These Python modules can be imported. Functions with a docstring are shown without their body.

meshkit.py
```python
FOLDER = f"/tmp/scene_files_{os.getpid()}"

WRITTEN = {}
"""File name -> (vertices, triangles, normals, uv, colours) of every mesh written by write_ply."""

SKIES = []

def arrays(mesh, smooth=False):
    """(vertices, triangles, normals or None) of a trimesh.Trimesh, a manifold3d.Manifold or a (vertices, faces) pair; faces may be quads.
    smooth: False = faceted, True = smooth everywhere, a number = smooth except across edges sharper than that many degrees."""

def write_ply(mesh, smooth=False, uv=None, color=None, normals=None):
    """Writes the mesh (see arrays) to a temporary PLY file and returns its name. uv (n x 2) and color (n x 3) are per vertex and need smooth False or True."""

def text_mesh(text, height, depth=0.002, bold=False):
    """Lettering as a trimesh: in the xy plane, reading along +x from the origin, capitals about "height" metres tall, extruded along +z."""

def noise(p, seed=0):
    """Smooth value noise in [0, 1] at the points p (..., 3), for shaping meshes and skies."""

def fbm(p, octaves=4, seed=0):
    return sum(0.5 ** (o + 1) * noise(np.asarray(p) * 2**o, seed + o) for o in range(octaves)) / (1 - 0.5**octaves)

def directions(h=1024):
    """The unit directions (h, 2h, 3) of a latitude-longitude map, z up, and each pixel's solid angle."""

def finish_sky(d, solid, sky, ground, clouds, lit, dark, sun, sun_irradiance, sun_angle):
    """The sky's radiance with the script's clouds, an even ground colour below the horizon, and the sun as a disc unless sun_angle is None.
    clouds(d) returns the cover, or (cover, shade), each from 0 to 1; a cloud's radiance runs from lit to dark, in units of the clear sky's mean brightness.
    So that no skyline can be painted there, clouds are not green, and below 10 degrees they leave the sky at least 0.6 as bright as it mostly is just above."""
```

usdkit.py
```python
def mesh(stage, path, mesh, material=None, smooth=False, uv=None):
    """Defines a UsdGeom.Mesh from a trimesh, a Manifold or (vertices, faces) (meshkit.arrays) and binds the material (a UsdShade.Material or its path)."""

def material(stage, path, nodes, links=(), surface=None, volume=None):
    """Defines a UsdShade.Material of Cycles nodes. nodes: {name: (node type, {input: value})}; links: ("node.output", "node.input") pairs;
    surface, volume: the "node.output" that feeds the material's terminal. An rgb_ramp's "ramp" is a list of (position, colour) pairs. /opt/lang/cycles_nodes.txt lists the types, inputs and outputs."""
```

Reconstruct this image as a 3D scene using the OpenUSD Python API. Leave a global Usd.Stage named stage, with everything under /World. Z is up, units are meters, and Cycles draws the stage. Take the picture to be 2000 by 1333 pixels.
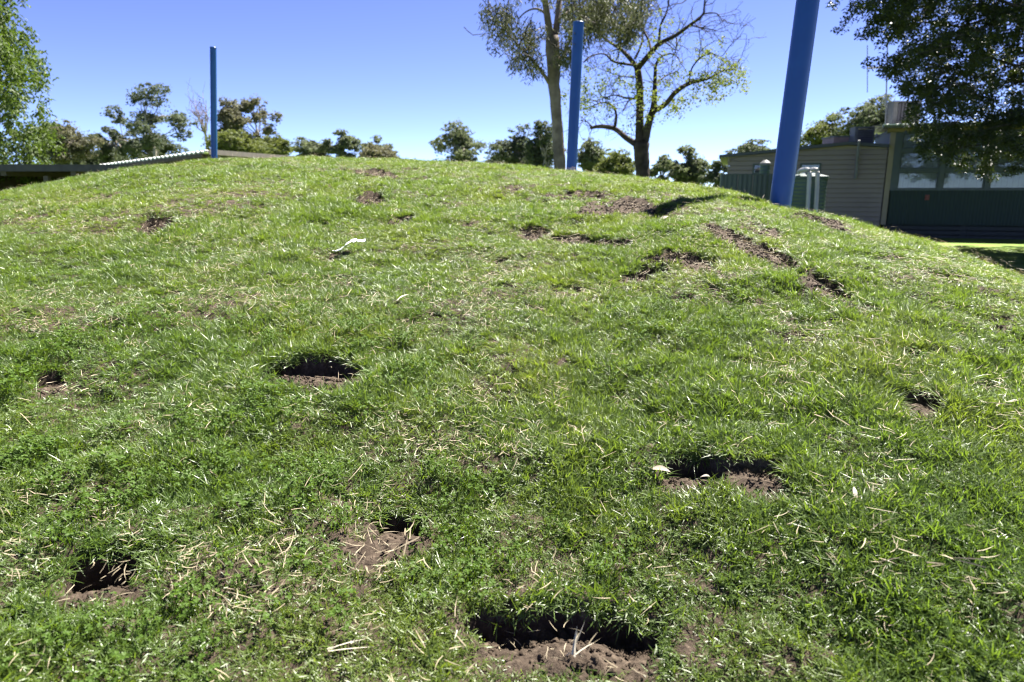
import math
import numpy as np
import trimesh
import usdkit, meshkit
from scipy.interpolate import PchipInterpolator
from scipy.spatial.transform import Rotation
from pxr import Usd, UsdGeom, UsdLux, UsdShade, Gf, Sdf, Vt

stage = Usd.Stage.CreateInMemory()
UsdGeom.SetStageUpAxis(stage, 'Z')
UsdGeom.Xform.Define(stage, '/World')
UsdGeom.Scope.Define(stage, '/World/Looks')

# ------------------------------------------------------------------ camera, sky, sun, exposure
EYE = np.array([0.0, 0.0, 1.5])
PITCH = math.radians(12.3)
FPX = 1333.0
SUN_AZ, SUN_EL = math.radians(46), math.radians(57)
EXPOSURE = 2.62

cam = UsdGeom.Camera.Define(stage, '/World/camera')
cam.CreateHorizontalApertureAttr(36.0)
cam.CreateVerticalApertureAttr(36.0 * 682 / 1024)
cam.CreateFocalLengthAttr(24.0)
cam.CreateFStopAttr(4.0)
cam.CreateFocusDistanceAttr(2.1)
cam.CreateExposureAttr(EXPOSURE)
cam.CreateClippingRangeAttr(Gf.Vec2f(0.05, 20000))
cam.AddTranslateOp().Set(Gf.Vec3d(*EYE))
cam.AddRotateXOp().Set(90 - math.degrees(PITCH))

sky = usdkit.material(stage, '/World/Looks/sky_air', {
    's': ('sky_texture', {'sky_type': 'single_scattering', 'sun_disc': False, 'sun_elevation': SUN_EL, 'sun_rotation': SUN_AZ,
                          'altitude': 150.0, 'air_density': 0.40, 'aerosol_density': 0.02, 'ozone_density': 4.0}),
    'h': ('hsv', {'saturation': 1.02, 'hue': 0.520}),
    'b': ('background_shader', {'strength': 0.05})}, [('s.color', 'h.color'), ('h.color', 'b.color')], surface='b.background')
dome = UsdLux.DomeLight.Define(stage, '/World/sky')
UsdShade.MaterialBindingAPI.Apply(dome.GetPrim()).Bind(sky)
dome.GetPrim().SetCustomDataByKey('kind', 'structure')
sd = np.array([math.sin(SUN_AZ) * math.cos(SUN_EL), math.cos(SUN_AZ) * math.cos(SUN_EL), math.sin(SUN_EL)])
sun = UsdLux.DistantLight.Define(stage, '/World/sun')
sun.CreateIntensityAttr(1.25)
sun.CreateAngleAttr(0.53)
sun.CreateNormalizeAttr(True)
sun.CreateColorAttr(Gf.Vec3f(1.0, 0.95, 0.86))
zx = sd
xx = np.cross([0, 0, 1.0], zx); xx /= np.linalg.norm(xx)
yx = np.cross(zx, xx)
sun.AddTransformOp().Set(Gf.Matrix4d(*[float(a) for a in (*xx, 0, *yx, 0, *zx, 0, 0, 0, 30, 1)]))

# ------------------------------------------------------------------ helpers
used = {}


def numbered(path):
    k = used.get(path, 0)
    used[path] = k + 1
    return path if k == 0 else f'{path}_{k:03d}'


def tag(p, label=None, cat=None, group=None, kind=None):
    p = p.GetPrim() if hasattr(p, 'GetPrim') else p
    for k, v in (('label', label), ('category', cat), ('group', group), ('kind', kind)):
        if v:
            p.SetCustomDataByKey(k, v)
    return p


def obj(name, mesh, mat, parent=None, smooth=False, label=None):
    base = parent.GetPath().pathString if parent is not None else '/World'
    path = numbered(base + '/' + name)
    m = usdkit.mesh(stage, path, mesh, mat, smooth=smooth)
    return tag(m, label)


def thing(name, label, cat, group=None, loc=(0, 0, 0)):
    x = UsdGeom.Xform.Define(stage, numbered('/World/' + name))
    x.AddTranslateOp().Set(Gf.Vec3d(*[float(a) for a in loc]))
    return tag(x, label, cat, group)


def cat_mesh(ms):
    vs, fs, n = [], [], 0
    for v, f in ms:
        f = np.asarray(f)
        if f.shape[1] == 4:
            f = np.vstack([f[:, [0, 1, 2]], f[:, [0, 2, 3]]])
        vs.append(v); fs.append(f + n); n += len(v)
    return np.vstack(vs), np.vstack(fs)


BOXF = np.array([[0, 2, 3, 1], [4, 5, 7, 6], [0, 1, 5, 4], [2, 6, 7, 3], [0, 4, 6, 2], [1, 3, 7, 5]])


def bx(x0, x1, y0, y1, z0, z1):
    v = np.array([[x, y, z] for z in (z0, z1) for y in (y0, y1) for x in (x0, x1)], float)
    return v, BOXF.copy()


class Frame:
    """local (u along the wall, w towards the camera side is negative, z up) to world"""
    def __init__(s, ox, oy, ang):
        s.o, s.c, s.s = np.array([ox, oy, 0.0]), math.cos(ang), math.sin(ang)

    def __call__(s, m):
        v = np.asarray(m[0], float)
        w = np.stack([v[:, 0] * s.c - v[:, 1] * s.s, v[:, 0] * s.s + v[:, 1] * s.c, v[:, 2]], 1) + s.o
        return w, m[1]


def ray(px, py):
    dx, dy = (np.asarray(px, float) - 1000) / FPX, (666.5 - np.asarray(py, float)) / FPX
    return dx, math.cos(PITCH) + dy * math.sin(PITCH), dy * math.cos(PITCH) - math.sin(PITCH)


def at(px, py, Y):
    x, y, z = ray(px, py)
    t = Y / y
    return np.stack(np.broadcast_arrays(EYE[0] + x * t, EYE[1] + y * t, EYE[2] + z * t), -1)


def smoother(p, n):
    """Catmull-like resampling of a polyline (points with radii as 4th column)"""
    p = np.asarray(p, float)
    if len(p) < 3:
        t = np.linspace(0, 1, n)[:, None]
        return p[0] * (1 - t) + p[-1] * t
    s = np.r_[0, np.cumsum(np.linalg.norm(np.diff(p[:, :3], axis=0), axis=1))]
    s = s + np.arange(len(s)) * 1e-6
    return PchipInterpolator(s, p)(np.linspace(0, s[-1], n))


def tube(p, sides=7, cap=True):
    p = np.asarray(p, float)
    c, r = p[:, :3], p[:, 3]
    t = np.gradient(c, axis=0)
    t /= np.linalg.norm(t, axis=1, keepdims=True) + 1e-12
    ref = np.where(np.abs(t[:, 2:3]) < 0.92, [[0, 0, 1.0]], [[0, 1.0, 0]])
    a = np.cross(t, ref); a /= np.linalg.norm(a, axis=1, keepdims=True) + 1e-12
    b = np.cross(t, a)
    th = np.arange(sides) / sides * 2 * np.pi
    v = c[:, None] + r[:, None, None] * (np.cos(th)[None, :, None] * a[:, None] + np.sin(th)[None, :, None] * b[:, None])
    n = len(c)
    i = np.arange(n - 1)[:, None] * sides
    k = np.arange(sides)[None]
    k2 = (k + 1) % sides
    f = np.stack([i + k, i + sides + k, i + sides + k2, i + k2], -1).reshape(-1, 4)
    f = np.vstack([f[:, [0, 1, 2]], f[:, [0, 2, 3]]])
    v = v.reshape(-1, 3)
    if cap:
        v = np.vstack([v, c[:1], c[-1:]])
        kk = np.arange(sides)
        f = np.vstack([f, np.stack([kk, (kk + 1) % sides, np.full(sides, n * sides)], 1),
                       np.stack([(n - 1) * sides + (kk + 1) % sides, (n - 1) * sides + kk, np.full(sides, n * sides + 1)], 1)])
    return v, f


def lerpc(a, b, t):
    return tuple(x * (1 - t) + y * t for x, y in zip(a, b))


# ------------------------------------------------------------------ materials
def plain(name, col, rough=0.6, spec=0.4, metal=0.0, vary=0.12, scale=6.0, bump=0.0, bscale=40.0, coat=0.0, dirt=None, dscale=2.0):
    n = {'g': ('geometry', {}), 'n': ('noise_texture', {'scale': scale, 'detail': 5.0, 'roughness': 0.6}),
         'r': ('rgb_ramp', {'ramp': [(0.3, tuple(c * (1 - vary) for c in col)), (0.7, tuple(min(1, c * (1 + vary)) for c in col))]}),
         'p': ('principled_bsdf', {'roughness': rough, 'specular_ior_level': spec, 'metallic': metal, 'coat_weight': coat})}
    l = [('g.position', 'n.vector'), ('n.fac', 'r.fac')]
    out = 'r.color'
    if dirt:
        n['dn'] = ('noise_texture', {'scale': dscale, 'detail': 6.0, 'roughness': 0.7})
        n['dr'] = ('rgb_ramp', {'ramp': [(0.48, (0, 0, 0)), (0.7, (0.75, 0.75, 0.75))]})
        n['dm'] = ('mix_color', {'b': dirt})
        l += [('g.position', 'dn.vector'), ('dn.fac', 'dr.fac'), ('dr.color', 'dm.fac'), (out, 'dm.a')]
        out = 'dm.result'
    l.append((out, 'p.base_color'))
    if bump:
        n['bn'] = ('noise_texture', {'scale': bscale, 'detail': 6.0, 'roughness': 0.65})
        n['b'] = ('bump', {'strength': 0.8, 'distance': bump})
        l += [('g.position', 'bn.vector'), ('bn.fac', 'b.height'), ('b.normal', 'p.normal')]
    return usdkit.material(stage, '/World/Looks/' + name, n, l, surface='p.BSDF')


def leafy(name, ramp, trans=0.35, tint=(1.25, 1.25, 0.8), rough=0.42, spec=0.45, patch=None, pscale=1.2):
    n = {'g': ('geometry', {}), 'r': ('rgb_ramp', {'ramp': ramp}),
         'p': ('principled_bsdf', {'roughness': rough, 'specular_ior_level': spec}),
         't': ('translucent_bsdf', {}), 'tc': ('mix_color', {'blend_type': 'multiply', 'fac': 1.0, 'b': tint, 'use_clamp': False}),
         'm': ('mix_closure', {'fac': trans})}
    l = [('g.random_per_island', 'r.fac')]
    out = 'r.color'
    if patch:
        n['pn'] = ('noise_texture', {'scale': pscale, 'detail': 3.0, 'roughness': 0.6})
        n['pr'] = ('rgb_ramp', {'ramp': [(0.34, patch[0]), (0.5, (1, 1, 1)), (0.66, patch[1])]})
        n['pm'] = ('mix_color', {'blend_type': 'multiply', 'fac': 1.0, 'use_clamp': False})
        l += [('g.position', 'pn.vector'), ('pn.fac', 'pr.fac'), (out, 'pm.a'), ('pr.color', 'pm.b')]
        out = 'pm.result'
    l += [(out, 'p.base_color'), (out, 'tc.a'), ('tc.result', 't.color'), ('p.BSDF', 'm.closure1'), ('t.BSDF', 'm.closure2')]
    return usdkit.material(stage, '/World/Looks/' + name, n, l, surface='m.closure')


M = {}
M['grass'] = leafy('grass_blade', [(0.0, (0.074, 0.120, 0.022)), (0.3, (0.128, 0.190, 0.036)), (0.62, (0.192, 0.252, 0.054)), (0.78, (0.245, 0.292, 0.095)), (0.83, (0.38, 0.37, 0.25)), (1.0, (0.52, 0.50, 0.40))],
                   trans=0.48, tint=(1.6, 1.5, 0.7), rough=0.42, spec=0.55, patch=((0.88, 0.94, 0.88), (1.22, 1.10, 1.02)), pscale=1.6)
M['straw'] = leafy('dry_straw', [(0.0, (0.26, 0.22, 0.15)), (0.4, (0.42, 0.38, 0.29)), (0.8, (0.56, 0.53, 0.43)), (1.0, (0.68, 0.66, 0.57))], trans=0.2, tint=(1.1, 1.0, 0.8), rough=0.6, spec=0.15)
M['stalk'] = plain('bleached_stalk', (0.30, 0.275, 0.225), 0.8, 0.1, vary=0.2, scale=80)
M['clover'] = leafy('clover_leaf', [(0.0, (0.055, 0.100, 0.014)), (0.6, (0.090, 0.150, 0.022)), (1.0, (0.13, 0.195, 0.032))], trans=0.45, tint=(1.5, 1.4, 0.5), rough=0.55, spec=0.15)
M['soil'] = plain('soil', (0.042, 0.031, 0.022), 0.95, 0.15, vary=0.4, scale=60, bump=0.004, bscale=120)
M['post'] = plain('blue_paint', (0.0, 0.040, 0.152), 0.40, 0.3, vary=0.06, scale=3, coat=0.15, bump=0.0004, bscale=160, dirt=(0.004, 0.052, 0.165), dscale=3)
M['bolt'] = plain('bolt_steel', (0.06, 0.07, 0.10), 0.5, 0.4, metal=0.3)
M['barkdark'] = plain('dark_bark', (0.030, 0.023, 0.019), 0.9, 0.2, vary=0.5, scale=4, bump=0.03, bscale=9)
M['barkgum'] = plain('gum_bark', (0.115, 0.092, 0.074), 0.85, 0.15, vary=0.5, scale=2.2, bump=0.03, bscale=6, dirt=(0.05, 0.037, 0.029), dscale=1.5)
M['barkgrey'] = plain('grey_bark', (0.24, 0.21, 0.18), 0.85, 0.2, vary=0.4, scale=2)
M['leaf_olive'] = leafy('gum_leaf_olive', [(0, (0.100, 0.119, 0.075)), (0.6, (0.150, 0.173, 0.110)), (1, (0.213, 0.231, 0.156))], trans=0.42, tint=(1.25, 1.25, 0.9), rough=0.6, spec=0.2)
M['leaf_dark'] = leafy('gum_leaf_dark', [(0, (0.075, 0.092, 0.062)), (0.6, (0.119, 0.140, 0.092)), (1, (0.175, 0.194, 0.131))], trans=0.4, tint=(1.25, 1.25, 0.9), rough=0.6, spec=0.2)
M['leaf_brown'] = leafy('gum_leaf_brown', [(0, (0.106, 0.107, 0.075)), (0.6, (0.160, 0.160, 0.110)), (1, (0.225, 0.219, 0.150))], trans=0.42, tint=(1.25, 1.2, 0.85), rough=0.6, spec=0.2)
M['leaf_dome'] = leafy('round_tree_leaf', [(0, (0.094, 0.115, 0.040)), (0.6, (0.144, 0.173, 0.062)), (1, (0.200, 0.225, 0.094))], trans=0.36, tint=(1.25, 1.2, 0.7), rough=0.6, spec=0.2)
M['leaf_spring'] = leafy('spring_leaf', [(0, (0.11, 0.14, 0.035)), (0.5, (0.19, 0.22, 0.055)), (0.85, (0.28, 0.29, 0.08)), (1, (0.22, 0.17, 0.07))], trans=0.45, tint=(1.3, 1.25, 0.7), rough=0.6, spec=0.2)
M['leaf_gum'] = leafy('tall_gum_leaf', [(0, (0.055, 0.062, 0.036)), (0.6, (0.090, 0.096, 0.058)), (1, (0.14, 0.145, 0.095))], trans=0.3, tint=(1.2, 1.2, 0.8), rough=0.6, spec=0.2)
M['leaf_pepper'] = leafy('pepper_leaf', [(0, (0.058, 0.092, 0.018)), (0.5, (0.095, 0.138, 0.028)), (1, (0.145, 0.185, 0.055))], trans=0.4, tint=(1.3, 1.3, 0.6), rough=0.55, spec=0.25)
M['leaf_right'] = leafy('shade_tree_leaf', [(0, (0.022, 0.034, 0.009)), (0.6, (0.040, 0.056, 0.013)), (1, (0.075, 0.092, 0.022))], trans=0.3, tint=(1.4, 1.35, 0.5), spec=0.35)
M['twig'] = plain('red_twig', (0.15, 0.105, 0.09), 0.9, 0.2)
M['board'] = plain('weatherboard_paint', (0.150, 0.126, 0.108), 0.7, 0.2, vary=0.06, scale=3, dirt=(0.115, 0.096, 0.083), dscale=1.5)
M['trim'] = plain('dark_trim', (0.030, 0.034, 0.040), 0.6, 0.3)
M['cream'] = plain('cream_trim', (0.15, 0.125, 0.082), 0.6, 0.3, vary=0.08)
M['yellow'] = plain('yellow_fascia', (0.12, 0.09, 0.022), 0.6, 0.3)
M['olive'] = plain('olive_gutter', (0.065, 0.07, 0.045), 0.5, 0.4)
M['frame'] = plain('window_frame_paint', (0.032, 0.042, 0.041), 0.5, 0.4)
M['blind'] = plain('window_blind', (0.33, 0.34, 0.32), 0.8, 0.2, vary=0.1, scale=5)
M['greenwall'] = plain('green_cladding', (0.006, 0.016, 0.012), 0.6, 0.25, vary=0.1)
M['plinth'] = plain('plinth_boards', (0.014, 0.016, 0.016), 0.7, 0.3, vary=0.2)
M['roof'] = plain('roof_sheet', (0.55, 0.55, 0.52), 0.5, 0.4, metal=0.0, vary=0.1)
M['white'] = plain('white_plastic', (0.20, 0.20, 0.20), 0.4, 0.45, vary=0.05)
M['coolgrey'] = plain('cooler_case', (0.085, 0.088, 0.092), 0.6, 0.25, vary=0.15, dirt=(0.06, 0.058, 0.055), dscale=4)
M['louvre'] = plain('cooler_louvre', (0.045, 0.045, 0.055), 0.6, 0.3)
M['rust'] = plain('roof_unit_brown', (0.17, 0.12, 0.11), 0.7, 0.3)
M['fence'] = plain('green_steel', (0.026, 0.037, 0.031), 0.5, 0.4, vary=0.08)
M['tank'] = plain('tank_green', (0.020, 0.040, 0.029), 0.5, 0.4)
M['antenna'] = plain('antenna_metal', (0.16, 0.17, 0.2), 0.5, 0.4, metal=0.4)
M['red'] = plain('red_plastic', (0.11, 0.018, 0.010), 0.5, 0.4)
M['brownwall'] = plain('brown_cladding', (0.060, 0.044, 0.037), 0.75, 0.3, vary=0.12)
M['fasciagrey'] = plain('weathered_fascia', (0.095, 0.084, 0.076), 0.8, 0.3, vary=0.15)
M['batten'] = plain('light_batten', (0.19, 0.17, 0.155), 0.7, 0.3)
M['dark'] = plain('dark_soffit', (0.050, 0.042, 0.032), 0.9, 0.2)
M['roofdark'] = plain('shelter_roof_edge', (0.045, 0.043, 0.041), 0.9, 0.1, vary=0.2)
M['paper'] = plain('white_paper', (0.62, 0.63, 0.65), 0.8, 0.3, vary=0.04)
M['fallen'] = plain('dry_fallen_leaf', (0.19, 0.15, 0.11), 0.7, 0.4, vary=0.25, scale=60)
M['fallenpale'] = plain('pale_fallen_leaf', (0.29, 0.26, 0.22), 0.7, 0.4, vary=0.15, scale=60)
M['glass'] = usdkit.material(stage, '/World/Looks/window_glass', {
    'f': ('fresnel', {'IOR': 1.5}), 't': ('transparent_bsdf', {'color': (0.80, 0.83, 0.84)}), 'g': ('glossy_bsdf', {'color': (1, 1, 1), 'roughness': 0.02}),
    'm': ('mix_closure', {})}, [('f.fac', 'm.fac'), ('t.BSDF', 'm.closure1'), ('g.BSDF', 'm.closure2')], surface='m.closure')

# ------------------------------------------------------------------ the ground: a grassed mound rising out of a flat lawn
SIL = np.array([(-300, 440, 6.6), (-150, 408, 7.0), (0, 379, 7.5), (100, 358, 7.9), (170, 345, 8.1), (300, 326, 8.3), (420, 315, 8.4), (600, 310, 8.5),
                (800, 315, 8.5), (950, 321, 8.3), (1118, 333, 7.9), (1250, 349, 7.3), (1400, 367, 6.5), (1545, 407, 5.8), (1620, 424, 5.5),
                (1720, 450, 5.1), (1800, 468, 4.9), (1880, 495, 4.7), (2000, 540, 4.4), (2150, 592, 4.1), (2350, 680, 3.8)], float)
sx_, sy_, sz_ = ray(SIL[:, 0], SIL[:, 1] + 30.0 / SIL[:, 2])
AZ, SL = np.arctan2(sx_, sy_), sz_ / np.hypot(sx_, sy_)
AZ = np.r_[-2.2, -1.4, AZ, 1.4, 2.2]
SL = np.r_[-0.4, -0.32, SL, -0.38, -0.45]
DD = np.r_[4.5, 5.2, SIL[:, 2], 3.5, 3.4]
fS, fD = PchipInterpolator(AZ, SL), PchipInterpolator(AZ, DD)
R0, Z0 = 0.6, 0.6


def mound(x, y):
    x, y = np.asarray(x, float), np.asarray(y, float)
    az, r = np.arctan2(x, y), np.hypot(x, y)
    a = np.clip(az, -2.15, 2.15)
    s, D = fS(a), fD(a)
    k = (1.5 + s * R0 - Z0) / (D - R0) ** 2
    z = 1.5 + s * r - k * (r - D) ** 2
    w = np.clip((r - 0.15) / 0.6, 0, 1); w = w * w * (3 - 2 * w)
    z = (0.5 + 0.2 * np.clip(r, 0, 1)) * (1 - w) + z * w
    back = np.clip((np.abs(az) - 1.2) / 0.9, 0, 1); back = back * back * (3 - 2 * back)
    z = z * (1 - back) + (0.5 - 0.18 * r) * back
    d = 0.18
    return np.where(z > 3 * d, z, d * np.logaddexp(0, np.clip(z / d, -50, 50)))


def rough(x, y):
    r = np.hypot(x, y)
    p = np.stack([x, y, np.zeros_like(x)], -1)
    near = np.clip((14 - r) / 5, 0, 1)
    return near * ((meshkit.fbm(p * 2.2, 3, 5) - 0.5) * 0.085 + (meshkit.fbm(p * 9.0, 3, 9) - 0.5) * 0.042)


def hit(px, py, rmax=40.0):
    """the first point of the mound seen along a line of sight: where a pit or a leaf of the photograph lies"""
    x, y, z = ray(px, py)
    h = math.hypot(x, y)
    r = np.linspace(0.4, rmax, 6000)
    X, Y = x / h * r, y / h * r
    d = 1.5 + z / h * r - mound(X, Y)
    k = int(np.argmax(d < 0)) if (d < 0).any() else int(np.argmin(d))
    return np.array([X[k], Y[k]]), r[k]


# pits and worn patches: left end, right end (where the photograph shows them), half height, depth in metres, how bare
PITS = [(935, 1258, 1275, 1248, 74, 0.075, 1.0), (1285, 926, 1420, 930, 40, 0.070, 0.98), (1380, 938, 1545, 950, 32, 0.022, 0.9), (515, 722, 722, 732, 30, 0.070, 1.0),
        (100, 1140, 285, 1105, 52, 0.100, 0.9), (725, 1030, 838, 1020, 50, 0.060, 0.85), (60, 745, 140, 733, 18, 0.035, 0.9),
        (268, 440, 352, 432, 15, 0.090, 1.0), (690, 388, 760, 390, 15, 0.080, 1.0), (680, 340, 770, 338, 9, 0.040, 0.8),
        (1232, 520, 1298, 536, 16, 0.085, 1.0), (1285, 492, 1400, 514, 15, 0.060, 0.95), (1340, 512, 1450, 545, 9, 0.0, 0.5),
        (1130, 398, 1270, 412, 14, 0.020, 0.85), (1090, 376, 1175, 386, 8, 0.035, 0.8), (1455, 474, 1560, 528, 8, 0.035, 0.9), (1375, 436, 1465, 482, 6, 0.025, 0.8), (1640, 572, 1700, 602, 6, 0.02, 0.7),
        (1550, 532, 1672, 586, 10, 0.03, 0.85), (1085, 560, 1180, 575, 13, 0.020, 0.55), (1020, 443, 1085, 452, 10, 0.045, 0.8),
        (1085, 462, 1250, 474, 8, 0.035, 0.8), (1745, 770, 1850, 800, 24, 0.035, 0.75), (1755, 682, 1820, 695, 13, 0.025, 0.7),
        (1895, 722, 1965, 738, 14, 0.025, 0.7), (1930, 626, 2000, 638, 9, 0.02, 0.6), (776, 428, 808, 434, 8, 0.05, 0.9),
        (1350, 440, 1440, 470, 5, 0.02, 0.6), (1460, 440, 1510, 470, 5, 0.02, 0.6), (1290, 572, 1350, 590, 13, 0.025, 0.6),
        (1535, 412, 1630, 428, 13, 0.015, 0.9), (965, 366, 1050, 372, 6, 0.02, 0.7), (1240, 376, 1300, 392, 9, 0.01, 0.5),
        (410, 575, 500, 600, 18, 0.01, 0.35), (640, 492, 672, 494, 7, 0.02, 0.7), (1150, 1178, 1240, 1185, 10, 0.03, 0.4),
        (1790, 872, 1850, 880, 10, 0.02, 0.4), (60, 985, 130, 1000, 12, 0.01, 0.25), (0, 1215, 60, 1230, 20, 0.02, 0.5),
        (660, 1075, 830, 1065, 28, 0.0, 0.5), (1000, 870, 1040, 875, 20, 0.01, 0.35), (600, 430, 640, 437, 6, 0.02, 0.5)]
prng = np.random.default_rng(77)
for k_ in range(46):
    qx = prng.uniform(0, 1)
    px_, py_ = (prng.uniform(960, 1640), 0) if k_ < 28 else (prng.uniform(40, 1960), 0)
    top_ = np.interp(px_, SIL[:, 0], SIL[:, 1])
    py_ = top_ + (prng.uniform(25, 260) if k_ < 28 else prng.uniform(60, 700))
    wd_ = prng.uniform(6, 16) * (0.6 + (py_ - 300) / 500)
    PITS.append((px_ - wd_, py_, px_ + wd_, py_ + wd_ * prng.uniform(0.0, 0.5), max(4, wd_ * 0.35), prng.uniform(0.02, 0.045), prng.uniform(0.5, 0.95)))
pit = []
for ax, ay, bxx, by, hh, dep, bare in PITS:
    A, _ = hit(ax, ay); B, _ = hit(bxx, by)
    mx, my = (ax + bxx) / 2, (ay + by) / 2
    _, rn = hit(mx, my + hh); _, rf = hit(mx, my - hh)
    c, _ = hit(mx, my)
    er = c / np.linalg.norm(c)
    c = er * (rn + rf) / 2
    u = (B - A) / 2
    ru = np.linalg.norm(u); u = u / ru
    v = np.array([-u[1], u[0]])
    pit.append((c, u, ru, v, min((rf - rn) / 2, 0.5), dep, bare))


def pits(x, y):
    """(depth of the pits, bareness) at the points"""
    dep, bare = np.zeros(x.shape), np.zeros(x.shape)
    for k, (c, u, ru, v, rv, d, b) in enumerate(pit):
        near = (np.abs(x - c[0]) < 1.6 * (ru + rv)) & (np.abs(y - c[1]) < 1.6 * (ru + rv))
        if not near.any():
            continue
        X, Y = x[near], y[near]
        U, V = ((X - c[0]) * u[0] + (Y - c[1]) * u[1]) / ru, ((X - c[0]) * v[0] + (Y - c[1]) * v[1]) / rv
        p = np.stack([X, Y, np.full_like(X, k * 3.7)], -1)
        nz = (meshkit.fbm(p * (1.1 / ru), 3, 21) - 0.5) * 1.0 + (meshkit.fbm(p * 26, 2, 23) - 0.5) * 0.55
        e = np.sqrt(np.abs(U) ** 2.4 + np.abs(V) ** 2.4) + nz
        edge = np.clip((1.0 - e) / 0.16, 0, 1); edge = edge * edge * (3 - 2 * edge)
        prof = np.clip((V + 1.05) / 1.75, 0, 1) ** 1.7
        dep[near] = np.maximum(dep[near], d * edge * prof)
        Vn = np.where(V < 0, V * 0.72, V)
        e2 = np.sqrt(np.abs(U) ** 2.4 + np.abs(Vn) ** 2.4) + nz
        bb = np.clip((1.08 - e2) / 0.2, 0, 1) * b
        bare[near] = np.maximum(bare[near], bb)
    return dep, bare


def ground_z(x, y):
    x, y = np.asarray(x, float), np.asarray(y, float)
    dep, _ = pits(x, y)
    return mound(x, y) + rough(x, y) - dep


az = np.concatenate([np.radians(np.linspace(-180, -46, 40)), np.radians(np.linspace(-45, 45, 520)), np.radians(np.linspace(46, 179, 40))])


def geo(a, b, q):
    return np.geomspace(a, b, int(math.log(b / a) / math.log(q)), endpoint=False)


rr = np.concatenate([geo(0.05, 0.75, 1.05), geo(0.75, 2.6, 1.0042), geo(2.6, 9.5, 1.0085), geo(9.5, 30, 1.03), geo(30, 4000, 1.25)])
RR, AA = np.meshgrid(rr, az, indexing='ij')
GX, GY = RR * np.sin(AA), RR * np.cos(AA)
dep, bareg = pits(GX, GY)
GZ = mound(GX, GY) + rough(GX, GY) - dep
pp = np.stack([GX, GY, np.zeros_like(GX)], -1)
GZ = GZ + bareg * (RR < 9) * ((meshkit.fbm(pp * 45, 3, 31) - 0.5) * 0.022)
nr, na = GX.shape
i, j = np.meshgrid(np.arange(nr - 1), np.arange(na), indexing='ij')
j2 = (j + 1) % na
F = np.stack([i * na + j, i * na + j2, (i + 1) * na + j2, (i + 1) * na + j], -1).reshape(-1, 4)
V = np.stack([GX, GY, GZ], -1).reshape(-1, 3)
V = np.vstack([V, [[0, 0, float(GZ[0].mean())]]])
jj = np.arange(na)
Ft = np.vstack([F[:, [0, 2, 1]], F[:, [0, 3, 2]], np.stack([np.full(na, len(V) - 1), (jj + 1) % na, jj], 1)])
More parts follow.
